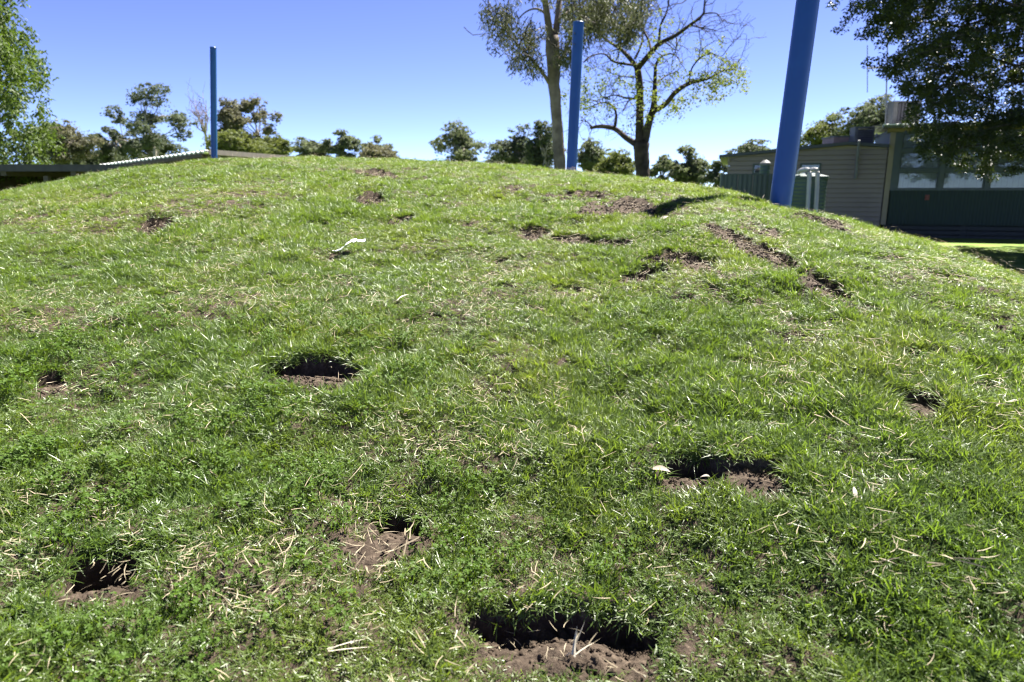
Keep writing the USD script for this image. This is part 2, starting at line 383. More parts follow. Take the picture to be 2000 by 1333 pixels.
M['ground'] = usdkit.material(stage, '/World/Looks/ground_soil', {
    'g': ('geometry', {}),
    'n1': ('noise_texture', {'scale': 55.0, 'detail': 6.0, 'roughness': 0.7}),
    'r1': ('rgb_ramp', {'ramp': [(0.25, (0.018, 0.013, 0.0095)), (0.5, (0.042, 0.031, 0.023)), (0.72, (0.100, 0.077, 0.057))]}),
    'n2': ('noise_texture', {'scale': 0.9, 'detail': 5.0, 'roughness': 0.65}),
    'r2': ('rgb_ramp', {'ramp': [(0.3, (0.075, 0.125, 0.022)), (0.7, (0.135, 0.19, 0.04))]}),
    'd': ('vector_math', {'math_type': 'length'}),
    'mr': ('map_range', {'from_min': 9.5, 'from_max': 13.0, 'to_min': 0.0, 'to_max': 1.0, 'clamp': True}),
    'mx': ('mix_color', {}),
    'bn': ('noise_texture', {'scale': 150.0, 'detail': 6.0, 'roughness': 0.7}),
    'b': ('bump', {'strength': 0.9, 'distance': 0.006}),
    'p': ('principled_bsdf', {'roughness': 0.95, 'specular_ior_level': 0.12})},
    [('g.position', 'n1.vector'), ('n1.fac', 'r1.fac'), ('g.position', 'n2.vector'), ('n2.fac', 'r2.fac'), ('g.position', 'd.vector1'), ('d.value', 'mr.value'),
     ('mr.result', 'mx.fac'), ('r1.color', 'mx.a'), ('r2.color', 'mx.b'), ('mx.result', 'p.base_color'), ('g.position', 'bn.vector'), ('bn.fac', 'b.height'),
     ('b.normal', 'p.normal')], surface='p.BSDF')
tag(obj('ground', (V, Ft), M['ground'], smooth=True), 'grassed earth mound with dug pits rising out of a flat lawn', 'ground', kind='structure')


# ------------------------------------------------------------------ grass, straw, clover, clods: scattered over the mound
def strips(base, direc, bend, length, width, side, seg=3):
    """blades: n curved tapering strips. base (n,3), direc unit (n,3), bend vector (n,3) added quadratically, side unit (n,3)"""
    n = len(base)
    t = np.linspace(0, 1, seg + 1)
    c = base[:, None] + direc[:, None] * (length[:, None] * t)[..., None] + bend[:, None] * (t ** 2)[None, :, None]
    w = width[:, None] * np.array([0.75, 1.0, 0.72, 0.0] if seg == 3 else np.r_[0.7, np.linspace(1, 0.0, seg)])[None]
    L, Rr = c[:, :-1] - side[:, None] * w[:, :-1, None] / 2, c[:, :-1] + side[:, None] * w[:, :-1, None] / 2
    v = np.concatenate([np.stack([L, Rr], 2).reshape(n, -1, 3), c[:, -1:]], 1)
    m = v.shape[1]
    f = []
    for s in range(seg - 1):
        a = 2 * s
        f += [[a, a + 1, a + 3], [a, a + 3, a + 2]]
    a = 2 * (seg - 1)
    f.append([a, a + 1, a + 2])
    f = (np.array(f)[None] + (np.arange(n) * m)[:, None, None]).reshape(-1, 3)
    return v.reshape(-1, 3), f


def unit(a):
    return a / (np.linalg.norm(a, axis=-1, keepdims=True) + 1e-12)


def tuft(rng, n, rad, lmin, lmax, wmin, wmax, leanmax, upright=0.0):
    q = rng.uniform(0, 2 * np.pi, n); d = rad * np.sqrt(rng.uniform(0, 1, n))
    base = np.stack([d * np.cos(q), d * np.sin(q), np.full(n, -0.006)], 1)
    phi = rng.uniform(0, 2 * np.pi, n); th = np.radians(rng.uniform(upright, leanmax, n))
    dr = np.stack([np.sin(th) * np.cos(phi), np.sin(th) * np.sin(phi), np.cos(th)], 1)
    ln = rng.uniform(lmin, lmax, n) * rng.uniform(0.6, 1.0, n)
    hb = np.stack([np.cos(phi), np.sin(phi), np.full(n, -0.5)], 1) * (ln * rng.uniform(0.05, 0.55, n))[:, None]
    tw = rng.uniform(-0.9, 0.9, n)
    sd_ = unit(np.stack([-np.sin(phi + tw), np.cos(phi + tw), rng.uniform(-0.35, 0.35, n)], 1))
    return strips(base, dr, hb, ln, rng.uniform(wmin, wmax, n), sd_)


def litter(rng, n, rad, lmin, lmax, wmin, wmax, lift=0.02):
    q = rng.uniform(0, 2 * np.pi, n); d = rad * np.sqrt(rng.uniform(0, 1, n))
    base = np.stack([d * np.cos(q), d * np.sin(q), rng.uniform(0.001, lift, n)], 1)
    phi = rng.uniform(0, 2 * np.pi, n); el = rng.normal(0.06, 0.2, n)
    dr = unit(np.stack([np.cos(phi), np.sin(phi), el], 1))
    ln = rng.uniform(lmin, lmax, n)
    bend = np.stack([-np.sin(phi), np.cos(phi), rng.uniform(-0.3, 0.3, n)], 1) * (ln * rng.normal(0, 0.3, n))[:, None]
    sd_ = unit(np.stack([-np.sin(phi), np.cos(phi), rng.uniform(-0.8, 0.8, n)], 1))
    return strips(base, dr, bend, ln, rng.uniform(wmin, wmax, n), sd_)


def clover_clump(rng, n, rad):
    out = []
    hexa = np.array([(0, 0), (0.42, 0.36), (0.5, 0.78), (0.22, 1.0), (0.0, 0.9), (-0.22, 1.0), (-0.5, 0.78), (-0.42, 0.36)])
    tri = np.array([[0, 1, 2], [0, 2, 3], [0, 3, 4], [0, 4, 5], [0, 5, 6], [0, 6, 7]])
    for k in range(n):
        q, d = rng.uniform(0, 2 * np.pi), rad * math.sqrt(rng.uniform(0, 1))
        h = rng.uniform(0.018, 0.045)
        c = np.array([d * math.cos(q), d * math.sin(q), h])
        nrm = unit(np.array([rng.normal(0, 0.35), rng.normal(0, 0.35), 1.0]))
        e1 = unit(np.cross(nrm, [0, 1, 0.01])); e2 = np.cross(nrm, e1)
        a0, s = rng.uniform(0, 2 * np.pi), rng.uniform(0.0036, 0.0066)
        for m in range(3):
            a = a0 + m * 2.094 + rng.normal(0, 0.12)
            ca, sa = math.cos(a), math.sin(a)
            X, Y = hexa[:, 0] * ca - hexa[:, 1] * sa, hexa[:, 0] * sa + hexa[:, 1] * ca
            fold = np.abs(hexa[:, 0]) * rng.uniform(0.1, 0.7) - 0.12 * hexa[:, 1]
            out.append((c + s * (X[:, None] * e1 + Y[:, None] * e2 + fold[:, None] * nrm), tri))
        root = np.array([c[0] + rng.normal(0, 0.01), c[1] + rng.normal(0, 0.01), -0.005])
        out.append(strips(root[None], unit(c - root)[None], np.zeros((1, 3)), np.array([np.linalg.norm(c - root)]), np.array([0.0014]), np.array([[1.0, 0, 0]])))
    return cat_mesh(out)


def instancer(name, label, cat, protos, protoname, mat, pos, ids, quat, scale):
    pi = UsdGeom.PointInstancer.Define(stage, '/World/' + name)
    for k, m in enumerate(protos):
        p = usdkit.mesh(stage, f'/World/{name}/{protoname}' + (f'_{k:03d}' if k else ''), m, mat)
        pi.CreatePrototypesRel().AddTarget(p.GetPath())
    pi.CreateProtoIndicesAttr(Vt.IntArray.FromNumpy(ids.astype(np.int32)))
    pi.CreatePositionsAttr(Vt.Vec3fArray.FromNumpy(pos.astype(np.float32)))
    pi.CreateOrientationsAttr(Vt.QuathArray([Gf.Quath(float(q[3]), float(q[0]), float(q[1]), float(q[2])) for q in quat]))
    pi.CreateScalesAttr(Vt.Vec3fArray.FromNumpy(np.repeat(scale[:, None], 3, 1).astype(np.float32)))
    return tag(pi, label, cat, kind='stuff')


def scatter(rng, r0, r1, a0, a1, density):
    n = int(0.5 * (r1 ** 2 - r0 ** 2) * math.radians(a1 - a0) * density)
    r = np.sqrt(rng.uniform(r0 ** 2, r1 ** 2, n)); a = np.radians(rng.uniform(a0, a1, n))
    return r * np.sin(a), r * np.cos(a)


def crest(x, y):
    return fD(np.arctan2(x, y))


def tilts(rng, x, y, amount=0.7, jitter=0.18):
    e = 0.06
    gx, gy = (mound(x + e, y) - mound(x - e, y)) / (2 * e), (mound(x, y + e) - mound(x, y - e)) / (2 * e)
    ax_, ay_ = gy * amount + rng.normal(0, jitter, len(x)), -gx * amount + rng.normal(0, jitter, len(x))
    return (Rotation.from_rotvec(np.stack([ax_, ay_, np.zeros_like(ax_)], 1)) * Rotation.from_rotvec(np.stack([np.zeros_like(ax_), np.zeros_like(ax_), rng.uniform(0, 6.283, len(x))], 1))).as_quat()


def fields(x, y):
    """slow fields that steer the cover: growth (tall, dense), dry (pale straw), clover"""
    p = np.stack([x, y, np.zeros_like(x)], -1)
    growth = meshkit.fbm(p * 1.7, 3, 41) * 0.6 + meshkit.fbm(p * 6.0, 2, 43) * 0.4
    dry = meshkit.fbm(p * 2.6, 4, 51)
    clov = meshkit.fbm(p * 1.5, 3, 61)
    return growth, dry, clov


def spot(x, y, px, py, rx, ry):
    """soft blob on the ground around what the photograph shows at a place"""
    c, r = hit(px, py)
    er = c / r; et = np.array([er[1], -er[0]])
    u, v = ((x - c[0]) * et[0] + (y - c[1]) * et[1]) / rx, ((x - c[0]) * er[0] + (y - c[1]) * er[1]) / ry
    return np.exp(-(u * u + v * v))


CLOVER = [(640, 670, 0.28, 0.16), (300, 960, 0.30, 0.16), (780, 790, 0.22, 0.16), (130, 690, 0.3, 0.2), (250, 1250, 0.25, 0.12), (880, 1030, 0.2, 0.1), (1050, 1150, 0.2, 0.08), (480, 830, 0.3, 0.12), (60, 950, 0.2, 0.15), (1330, 620, 0.3, 0.25), (560, 960, 0.2, 0.08)]
DRY = [(430, 590, 0.4, 0.3), (60, 790, 0.25, 0.12), (760, 1070, 0.16, 0.06), (500, 1120, 0.2, 0.06), (1440, 955, 0.16, 0.05), (880, 600, 0.35, 0.3), (1250, 860, 0.2, 0.08), (200, 420, 1.0, 0.6), (450, 390, 1.0, 0.6), (1000, 620, 0.4, 0.3), (1180, 430, 0.5, 0.3), (1500, 490, 0.5, 0.4), (1850, 740, 0.4, 0.3), (1780, 1150, 0.2, 0.08), (1130, 1310, 0.14, 0.05), (300, 850, 0.2, 0.08), (960, 880, 0.25, 0.08), (1270, 1060, 0.1, 0.04)]

rng = np.random.default_rng(11)
TUFTS = [tuft(rng, 34, 0.036, 0.020, 0.050, 0.0024, 0.0046, 88, 15) for _ in range(8)] + \
        [tuft(rng, 30, 0.026, 0.032, 0.078, 0.0026, 0.0050, 78, 5) for _ in range(6)] + \
        [tuft(rng, 34, 0.038, 0.014, 0.036, 0.0022, 0.0042, 92, 25) for _ in range(6)]
x1, y1 = scatter(rng, 0.45, 4.2, -43, 43, 7600)
x2, y2 = scatter(rng, 4.2, 10.0, -43, 43, 2900)
x3, y3 = scatter(rng, 0.45, 9.0, 43, 62, 250)
x4, y4 = scatter(rng, 0.45, 9.0, -62, -43, 250)
x, y = np.concatenate([x1, x2, x3, x4]), np.concatenate([y1, y2, y3, y4])
ok = np.hypot(x, y) < crest(x, y) + 1.3
x, y = x[ok], y[ok]
growth, dry, clov = fields(x, y)
for q in DRY:
    dry = dry + 0.22 * spot(x, y, *q)
cl = np.zeros_like(x)
for q in CLOVER:
    cl = np.maximum(cl, spot(x, y, *q))
_, bare = pits(x, y)
keep = rng.uniform(0, 1, len(x)) > np.clip(bare * 1.15, 0, 0.985) + np.clip((dry - 0.60) * 1.6, 0, 0.4) + 0.12 * cl
x, y, growth, dry, cl, bare = (a[keep] for a in (x, y, growth, dry, cl, bare))
pick = growth + rng.normal(0, 0.10, len(x)) - 0.25 * np.clip(dry - 0.5, 0, 1)
ids = np.where(pick > 0.56, 8 + rng.integers(0, 6, len(x)), np.where(pick > 0.44, rng.integers(0, 8, len(x)), 14 + rng.integers(0, 6, len(x))))
z = mound(x, y) + rough(x, y)
sc = 0.60 * rng.uniform(0.7, 1.3, len(x)) * np.clip(0.75 + growth * 0.5, 0.6, 1.25)
dz, _ = pits(x, y)
z = z - dz
pos, qt = np.stack([x, y, z], 1), tilts(rng, x, y, 0.8, 0.3)
# turf hanging over the upper rims of the pits
for (c, u, ru, v, rv, d, b) in pit[:40]:
    if d < 0.045:
        continue
    m_ = int(34 * ru / 0.15)
    U = rng.uniform(-0.98, 0.98, m_)
    Vv = (1 - np.abs(U) ** 2.4) ** (1 / 2.4) * rng.uniform(0.90, 1.25, m_)
    w_ = c + u * (U * ru)[:, None] + v * (Vv * rv)[:, None]
    th = np.radians(rng.uniform(0, 85, m_))
    q = (Rotation.from_rotvec(np.stack([u[0] * th, u[1] * th, rng.normal(0, 0.3, m_)], 1)) * Rotation.from_rotvec(np.stack([0 * th, 0 * th, rng.uniform(0, 6.28, m_)], 1))).as_quat()
    pos = np.vstack([pos, np.stack([w_[:, 0], w_[:, 1], mound(w_[:, 0], w_[:, 1]) + rough(w_[:, 0], w_[:, 1]) - rng.uniform(0, 0.012, m_)], 1)])
    ids = np.r_[ids, rng.integers(0, 8, m_)]; sc = np.r_[sc, rng.uniform(0.4, 0.95, m_)]; qt = np.vstack([qt, q])
# the flat lawn beside the mound
xf, yf = scatter(rng, 7.0, 23.0, 14, 46, 120)
ok = np.hypot(xf, yf) > crest(xf, yf) + 1.3
xf, yf = xf[ok], yf[ok]
pos = np.vstack([pos, np.stack([xf, yf, ground_z(xf, yf)], 1)])
ids = np.r_[ids, rng.integers(0, 8, len(xf))]
sc = np.r_[sc, rng.uniform(1.0, 1.7, len(xf))]
qt = np.vstack([qt, tilts(rng, xf, yf)])
instancer('grass', 'short green grass covering the mound and the lawn beside it', 'grass', TUFTS, 'tuft', M['grass'], pos, ids, qt, sc)
print('tufts', len(pos))

rng = np.random.default_rng(12)
STRAW = [litter(rng, 16, 0.045, 0.008, 0.034, 0.0008, 0.0019, 0.035) for _ in range(6)] + [litter(rng, 5, 0.05, 0.015, 0.055, 0.0010, 0.0026, 0.045) for _ in range(4)]
xa, ya = scatter(rng, 0.45, 4.2, -43, 43, 480)
xb, yb = scatter(rng, 4.2, 9.5, -43, 43, 260)
x, y = np.r_[xa, xb], np.r_[ya, yb]
ok = np.hypot(x, y) < crest(x, y) + 1.0
x, y = x[ok], y[ok]
growth, dry, clov = fields(x, y)
for q in DRY:
    dry = dry + 0.25 * spot(x, y, *q)
dz, bare = pits(x, y)
want = np.clip((dry - 0.52) * 1.7, 0.08, 0.42) * (1 - 0.45 * (bare > 0.6)) * (1 - 0.85 * (dz > 0.03)) + 0.35 * ((bare > 0.05) & (bare < 0.5)) + 0.12 * (bare > 0.5)
ok = rng.uniform(0, 1, len(x)) < want
x, y, dz = x[ok], y[ok], dz[ok]
instancer('dry_straw', 'pale dry grass stalks and thatch lying among the green grass', 'dry grass', STRAW, 'straw', M['straw'],
          np.stack([x, y, mound(x, y) + rough(x, y) - dz + rng.uniform(0, 0.012, len(x))], 1), rng.integers(0, len(STRAW), len(x)), tilts(rng, x, y, 0.9, 0.1), rng.uniform(0.7, 1.25, len(x)))
print('straw', len(x))

rng = np.random.default_rng(13)
CLUMPS = [clover_clump(rng, 28, 0.045) for _ in range(6)]
x, y = scatter(rng, 0.5, 3.4, -42, 42, 420)
growth, dry, clov = fields(x, y)
cl = np.clip((clov - 0.58) * 1.5, 0, 0.12)
for q in CLOVER:
    cl = np.maximum(cl, spot(x, y, *q))
dz, bare = pits(x, y)
ok = (rng.uniform(0, 1, len(x)) < cl * 0.42) & (bare < 0.25)
x, y, dz = x[ok], y[ok], dz[ok]
instancer('clover', 'dark green clover patches growing through the grass', 'clover', CLUMPS, 'clover_clump', M['clover'],
          np.stack([x, y, mound(x, y) + rough(x, y) - dz], 1), rng.integers(0, len(CLUMPS), len(x)), tilts(rng, x, y, 0.9, 0.1), rng.uniform(0.8, 1.25, len(x)))
print('clover', len(x))

rng = np.random.default_rng(14)
CLODS = []
for k in range(6):
    s = trimesh.creation.icosphere(1, 1.0)
    v = np.array(s.vertices); v = v * (0.35 + 1.3 * meshkit.fbm(v * 2.3 + k * 7, 3, k))[:, None] * [1, 1, 0.75]
    CLODS.append((v, np.array(s.faces)))
x, y = scatter(rng, 0.7, 7.5, -40, 40, 8000)
dz, bare = pits(x, y)
ok = rng.uniform(0, 1, len(x)) < np.clip((bare - 0.45) * 1.6, 0, 0.9)
x, y, dz = x[ok], y[ok], dz[ok]
instancer('soil_crumbs', 'crumbs of brown soil lying in the dug pits and bare patches', 'soil', CLODS, 'crumb', M['soil'],
          np.stack([x, y, ground_z(x, y) + 0.001], 1), rng.integers(0, 6, len(x)), tilts(rng, x, y, 0, 2.0), rng.gamma(1.6, 0.0013, len(x)) + 0.0010)
print('crumbs', len(x))


# ------------------------------------------------------------------ single things lying on the mound
def on_ground(px, py, lift=0.0):
    c, r = hit(px, py)
    for _ in range(1):
        z = float(ground_z(c[:1], c[1:])[0])
    return np.array([c[0], c[1], z + lift])


def leaf_blade(length, width, curl, rng, n=9):
    t = np.linspace(0, 1, n)
    w = width * np.sin(np.pi * t ** 0.8) ** 0.8 * 0.5
    cz = curl * np.sin(np.pi * t)
    sway = 0.12 * length * np.sin(t * 2.3)
    v = np.concatenate([np.stack([t * length, sway - w, cz + w * 0.35], 1), np.stack([t * length, sway, cz], 1), np.stack([t * length, sway + w, cz + w * 0.3], 1)])
    i = np.arange(n - 1)
    f = np.vstack([np.stack([i, i + 1, i + n + 1, i + n], 1), np.stack([i + n, i + n + 1, i + 2 * n + 1, i + 2 * n], 1)])
    v2 = v.copy(); v2[:, 2] -= 0.0006
    return cat_mesh([(v, f), (v2, f[:, ::-1])])


def place(m, p, yaw, pitch=0.0, roll=0.0):
    R = Rotation.from_euler('xyz', [roll, pitch, yaw]).as_matrix()
    return m[0] @ R.T + p, m[1]


rng = np.random.default_rng(15)
for px, py, L, W, yaw, pitch, mt, lab, cat in [
        (1362, 952, 0.042, 0.011, -1.2, -0.5, 'fallenpale', 'pale fallen leaf standing on edge below the middle of the right pit', 'leaf'),
        (1270, 938, 0.045, 0.016, -0.35, 0.1, 'fallen', 'curled brown fallen leaf at the left rim of the right pit', 'leaf'),
        (1668, 1000, 0.030, 0.010, 1.2, -0.6, 'fallenpale', 'small pale leaf upright in grass right of the right pit', 'leaf'),
        (775, 605, 0.07, 0.007, 0.9, -0.2, 'fallenpale', 'long pale curved leaf in the grass at mid mound', 'leaf'),
        (1288, 444, 0.060, 0.030, 0.2, -0.5, 'fallenpale', 'small pale leaf beside the worn soil near the crest', 'leaf')]:
    t = thing('fallen_leaf', lab, cat, 'leaves fallen on the mound', on_ground(px, py, 0.012))
    obj('blade', place(leaf_blade(L, W, 0.003, rng), np.zeros(3), yaw, pitch, 0.4), M[mt], t, smooth=True)
    obj('stem', place(tube(np.array([[-0.018, 0, 0.0, 0.0007], [-0.008, 0.001, 0.002, 0.0007], [0.004, 0, 0.001, 0.0008]]), 5), np.zeros(3), yaw, pitch, 0.4), M[mt], t)

# the scrap of white paper
p0 = on_ground(683, 492, 0.030)
n1, n2 = 22, 9
uu, vv = np.meshgrid(np.linspace(-1, 1, n1), np.linspace(-1, 1, n2), indexing='ij')
wid = 0.022 * np.random.default_rng(5).uniform(0.45, 1.25, (22, 1)) * (1 - 0.75 * np.abs(uu) ** 1.3) * (1 + 0.25 * np.sin(uu * 9))
sx = uu * 0.078
sy = vv * wid * (1 + 0.5 * np.sin(uu * 23 + vv * 5)) + 0.012 * uu
szz = 0.018 * meshkit.fbm(np.stack([uu * 2.2, vv * 1.3, 0 * uu], -1), 3, 3) + 0.02 * np.sin(uu * 4 + 1) * 0.5 + 0.02 * uu
v = np.stack([sx, sy, szz], -1).reshape(-1, 3)
ii, jj_ = np.meshgrid(np.arange(n1 - 1), np.arange(n2 - 1), indexing='ij')
f = np.stack([ii * n2 + jj_, (ii + 1) * n2 + jj_, (ii + 1) * n2 + jj_ + 1, ii * n2 + jj_ + 1], -1).reshape(-1, 4)
v2 = v.copy(); v2[:, 2] -= 0.0008
pm = cat_mesh([(v, f), (v2, f[:, ::-1])])
tag(obj('paper_scrap', place(pm, p0, 0.30, -0.08, 0.12), M['paper'], smooth=True), 'torn scrap of white paper lying on the grass left of centre', 'paper')

# straw stalks lying at the front pit
for px, py, tips, lab in [
        (1112, 1300, [(-0.006, 0.004, -0.012), (0.030, 0.028, 0.050), (0.010, 0.024, 0.045), (0.034, 0.018, 0.020), (-0.002, 0.022, 0.040)], 'bunch of pale broad straw blades sticking out of the front pit'),
        (640, 1290, [(0.075, 0.020, 0.012), (0.060, 0.028, 0.010), (0.082, 0.014, 0.004)], 'flat bundle of straw lying in the grass at the bottom left of centre')]:
    p = on_ground(px, py, 0.012)
    t = thing('straw_bunch', lab, 'straw', None, p)
    for k, d in enumerate(tips):
        d = np.array(d); L = np.linalg.norm(d)
        obj('stalk', strips(np.array([[0.002 * k, -0.003 * k, 0]]), (d / L)[None], np.array([[0.004 * (k - 2), 0, -0.006]]), np.array([L]), np.array([0.0042]), unit(np.cross(d, [0.1, 0.35, 1]))[None]), M['stalk'], t)


# ------------------------------------------------------------------ blue shade-sail posts
def loft(sections):
    n = len(sections[0]); v = np.vstack(sections)
    f = []
    for s in range(len(sections) - 1):
        k = np.arange(n); k2 = (k + 1) % n
        f.append(np.stack([s * n + k, s * n + k2, (s + 1) * n + k2, (s + 1) * n + k], 1))
    f = np.vstack(f); f = np.vstack([f[:, [0, 1, 2]], f[:, [0, 2, 3]]])
    top = (len(sections) - 1) * n
    f = np.vstack([f] + [np.array([[top, top + k, top + k + 1], [0, k + 1, k]]) for k in range(1, n - 1)])
    return v, f


def blue_post(bot, top, w, label, extra_down):
    ax = unit(top - bot)
    L = np.linalg.norm(top - bot)
    yaw = math.atan2(bot[0], bot[1])
    ex = unit(np.array([math.cos(yaw), -math.sin(yaw), 0.0])); ex = unit(ex - ax * (ex @ ax)); ey = np.cross(ax, ex)
    # turned a little so that the narrow sunlit side shows
    c, s = math.cos(-0.05), math.sin(-0.05)
    ex, ey = ex * c + ey * s, -ex * s + ey * c
    t = thing('shade_post', label, 'post', 'blue shade sail posts on the mound', bot)

    def sec(h, scale=1.0):
        th_ = np.arange(28) / 28 * 2 * np.pi
        q = np.stack([np.cos(th_), np.sin(th_)], 1) * w * 0.5 * scale
        return ax * h + q[:, :1] * ex + q[:, 1:] * ey
    obj('shaft', loft([sec(-extra_down), sec(0), sec(L * 0.5), sec(L - 0.02)]), M['post'], t, smooth=35)
    obj('cap', loft([sec(L - 0.02, 1.05), sec(L - 0.004, 1.05), sec(L + 0.004, 0.97)]), M['post'], t, smooth=35)
    fx = -ey if (ey @ np.array([0, 1, 0])) > 0 else ey
    for hh in (0.16, 0.30):
        o = ax * (L - hh) + fx * (w / 2 - 0.004) - ex * w * 0.3
        obj('bolt', tube(np.array([np.r_[o, 0.012], np.r_[o + fx * 0.02, 0.012]]), 6), M['bolt'], t)
    pl = [-w * 0.8, w * 0.8]
    return t


b = at(1523, 404, 5.65); tp = at(1578, 0, 5.65)
blue_post(b, b + (tp - b) * 2.1, 0.170, 'tall blue steel post on the right slope, cut off by the top of the picture', 0.6)
b = at(1116, 333, 10.2); tp = at(1130, 44, 10.2)
blue_post(b, tp, 0.150, 'blue steel post behind the crest beside the pale gum trunk', 1.4)
b = at(418.5, 316, 18.9); tp = at(416.5, 93, 18.9)
blue_post(b, tp, 0.160, 'thin blue steel post far off at left, beside the low roof', 3.0)


# ------------------------------------------------------------------ trees
def leaf_faces(rng, pos, L, W, droop, horiz=1.0):
    """one bent diamond per leaf (two or four triangles) at the points"""
    n = len(pos)
    phi = rng.uniform(0, 2 * np.pi, n)
    d = unit(np.stack([np.cos(phi) * horiz, np.sin(phi) * horiz, rng.normal(-droop, 0.45, n)], 1))
    s = unit(np.cross(d, unit(rng.normal(0, 1, (n, 3)))))
    nn = np.cross(d, s)
    ln, wd = (L * rng.uniform(0.6, 1.25, n))[:, None], (W * rng.uniform(0.6, 1.25, n))[:, None]
    a = pos; b_ = pos + d * ln * 0.45 + s * wd / 2 + nn * ln * 0.06; c = pos + d * ln - nn * ln * 0.05; e = pos + d * ln * 0.45 - s * wd / 2 + nn * ln * 0.06
    v = np.stack([a, b_, c, e], 1).reshape(-1, 3)
    k = np.arange(n)[:, None] * 4
    f = np.vstack([k + [[0, 1, 2]], k + [[0, 2, 3]]])
    return v, f


def blob_points(rng, centers, radii, n):
    """n points in soft ellipsoids: centers (m,3), radii (m,3)"""
    k = rng.integers(0, len(centers), n)
    g = unit(rng.normal(0, 1, (n, 3))) * (rng.uniform(0, 1, n) ** 0.42)[:, None]
    return centers[k] + g * radii[k]


def limb_to(rng, a, b_, r0, r1, sag=0.12, n=7):
    t = np.linspace(0, 1, n)[:, None]
    p = a * (1 - t) + b_ * t
    off = rng.normal(0, 1, 3) * np.linalg.norm(b_ - a) * sag
    p = p + np.sin(np.pi * t) * off + rng.normal(0, 0.02, (n, 3)) * np.linalg.norm(b_ - a) * np.sin(np.pi * t)
    return np.hstack([p, r0 * (1 - t) + r1 * t])


def far_tree(name, label, cat, px0, px1, pyt, pyb, Y, mat, style, seed, n=5200, group='trees standing beyond the mound'):
    """a tree of the far tree line: trunk, limbs to each leaf clump, crown of leaf faces; style airy | dense | dome"""
    rng = np.random.default_rng(seed)
    xm = (px0 + px1) / 2
    lo, hi = at(xm, pyb, Y)[2], at(xm, pyt, Y)[2]
    wx = (at(px1, pyt, Y) - at(px0, pyt, Y))[0] / 2
    cx = at(xm, (pyt + pyb) / 2, Y)[0]
    wx *= 1.16 if style != 'dome' else 1.0
    c = np.array([cx, Y, (lo + hi) / 2]); rz = (hi - lo) / 2
    t = thing(name, label, cat, None, (cx, Y, 0))
    o = np.array([cx, Y, 0.0])
    m = {'airy': 20, 'dense': 30, 'dome': 34}[style]
    q = unit(rng.normal(0, 1, (m, 3)))
    if style == 'dome':
        q[:, 2] = np.abs(q[:, 2]) * 0.9
        cen = c + [0, 0, -rz * 0.45] + q * [wx * 0.80, wx * 0.80, rz * 1.15] * rng.uniform(0.35, 1.0, (m, 1))
        rad = np.tile([wx * 0.34, wx * 0.34, rz * 0.42], (m, 1)) * rng.uniform(0.7, 1.2, (m, 1))
    else:
        k = 0.88 if style == 'airy' else 0.78
        rq = rng.uniform(0.12, 1.0, (m, 1)) ** 0.55
        cen = c + [0, 0, -rz * 0.05] + q * [wx * k, wx * 0.8, rz * 0.95] * rq
        low = np.clip((cen[:, 2] - lo) / (hi - lo), 0, 1)
        # narrower towards the foot of the crown and a lopsided top
        cen[:, 0] = cx + (cen[:, 0] - cx) * (0.62 + 0.38 * np.sin(np.pi * np.clip(low * 0.8 + 0.15, 0, 1))) + wx * 0.12 * rng.normal()
        s = {'airy': 0.22, 'dense': 0.30}[style]
        rad = np.stack([wx * s * rng.uniform(0.6, 1.5, m), wx * s * rng.uniform(0.7, 1.3, m), rz * s * rng.uniform(0.45, 1.05, m)], 1)
        cen[:, 2] = np.minimum(cen[:, 2], hi - rad[:, 2] * 0.8)
        cen[0] = [cx + rng.normal(0, wx * 0.2), Y, hi - rad[0, 2] * 0.7]
        cen[1] = [cx - wx + rad[1, 0] * 0.8, Y, lo + (hi - lo) * rng.uniform(0.45, 0.75)]
        cen[2] = [cx + wx - rad[2, 0] * 0.8, Y, lo + (hi - lo) * rng.uniform(0.45, 0.75)]
    fork = o + [rng.normal(0, wx * 0.06), 0, max(1.5, lo + (hi - lo) * (0.18 if style != 'dome' else 0.1))]
    tr = max(0.10, 0.020 * (hi - lo) + 0.05)
    ms = [tube(smoother(np.array([[cx, Y, -0.3, tr * 1.25], [cx + rng.normal(0, 0.1), Y, fork[2] * 0.5, tr], [*fork, tr * 0.85]]), 6), 7)]
    hub = c + [rng.normal(0, wx * 0.1), 0, rz * 0.1]
    ms.append(tube(limb_to(rng, fork, hub, tr * 0.85, tr * 0.4, 0.08), 6))
    for e in cen:
        st = fork * 0.6 + hub * 0.4 if rng.uniform() < 0.6 else hub
        ms.append(tube(limb_to(rng, st, e, tr * 0.4, 0.03, 0.12), 5))
    tv, tf = cat_mesh(ms)
    obj('trunk', (tv - o, tf), M['barkgrey'], t, smooth=True)
    n = int(n * {'airy': 1.35, 'dense': 2.2, 'dome': 3.0}[style])
    # sub-clumps of very different size make the outline uneven and leave gaps
    sub = blob_points(rng, cen, rad * 1.2, m * 15)
    srad = np.tile(rad.mean(0) * 0.31, (len(sub), 1)) * rng.gamma(3.0, 0.36, (len(sub), 1)).clip(0.3, 2.2)
    P = blob_points(rng, sub, srad, int(n * 0.85))
    P = np.vstack([P, blob_points(rng, cen, rad * 1.3, n - len(P))])
    leaf = 0.0040 * Y
    obj('crown', (lambda a: (a[0] - o, a[1]))(leaf_faces(rng, P, leaf, leaf * 0.5, 0.5 if style != 'dome' else 0.1)), mat, t)


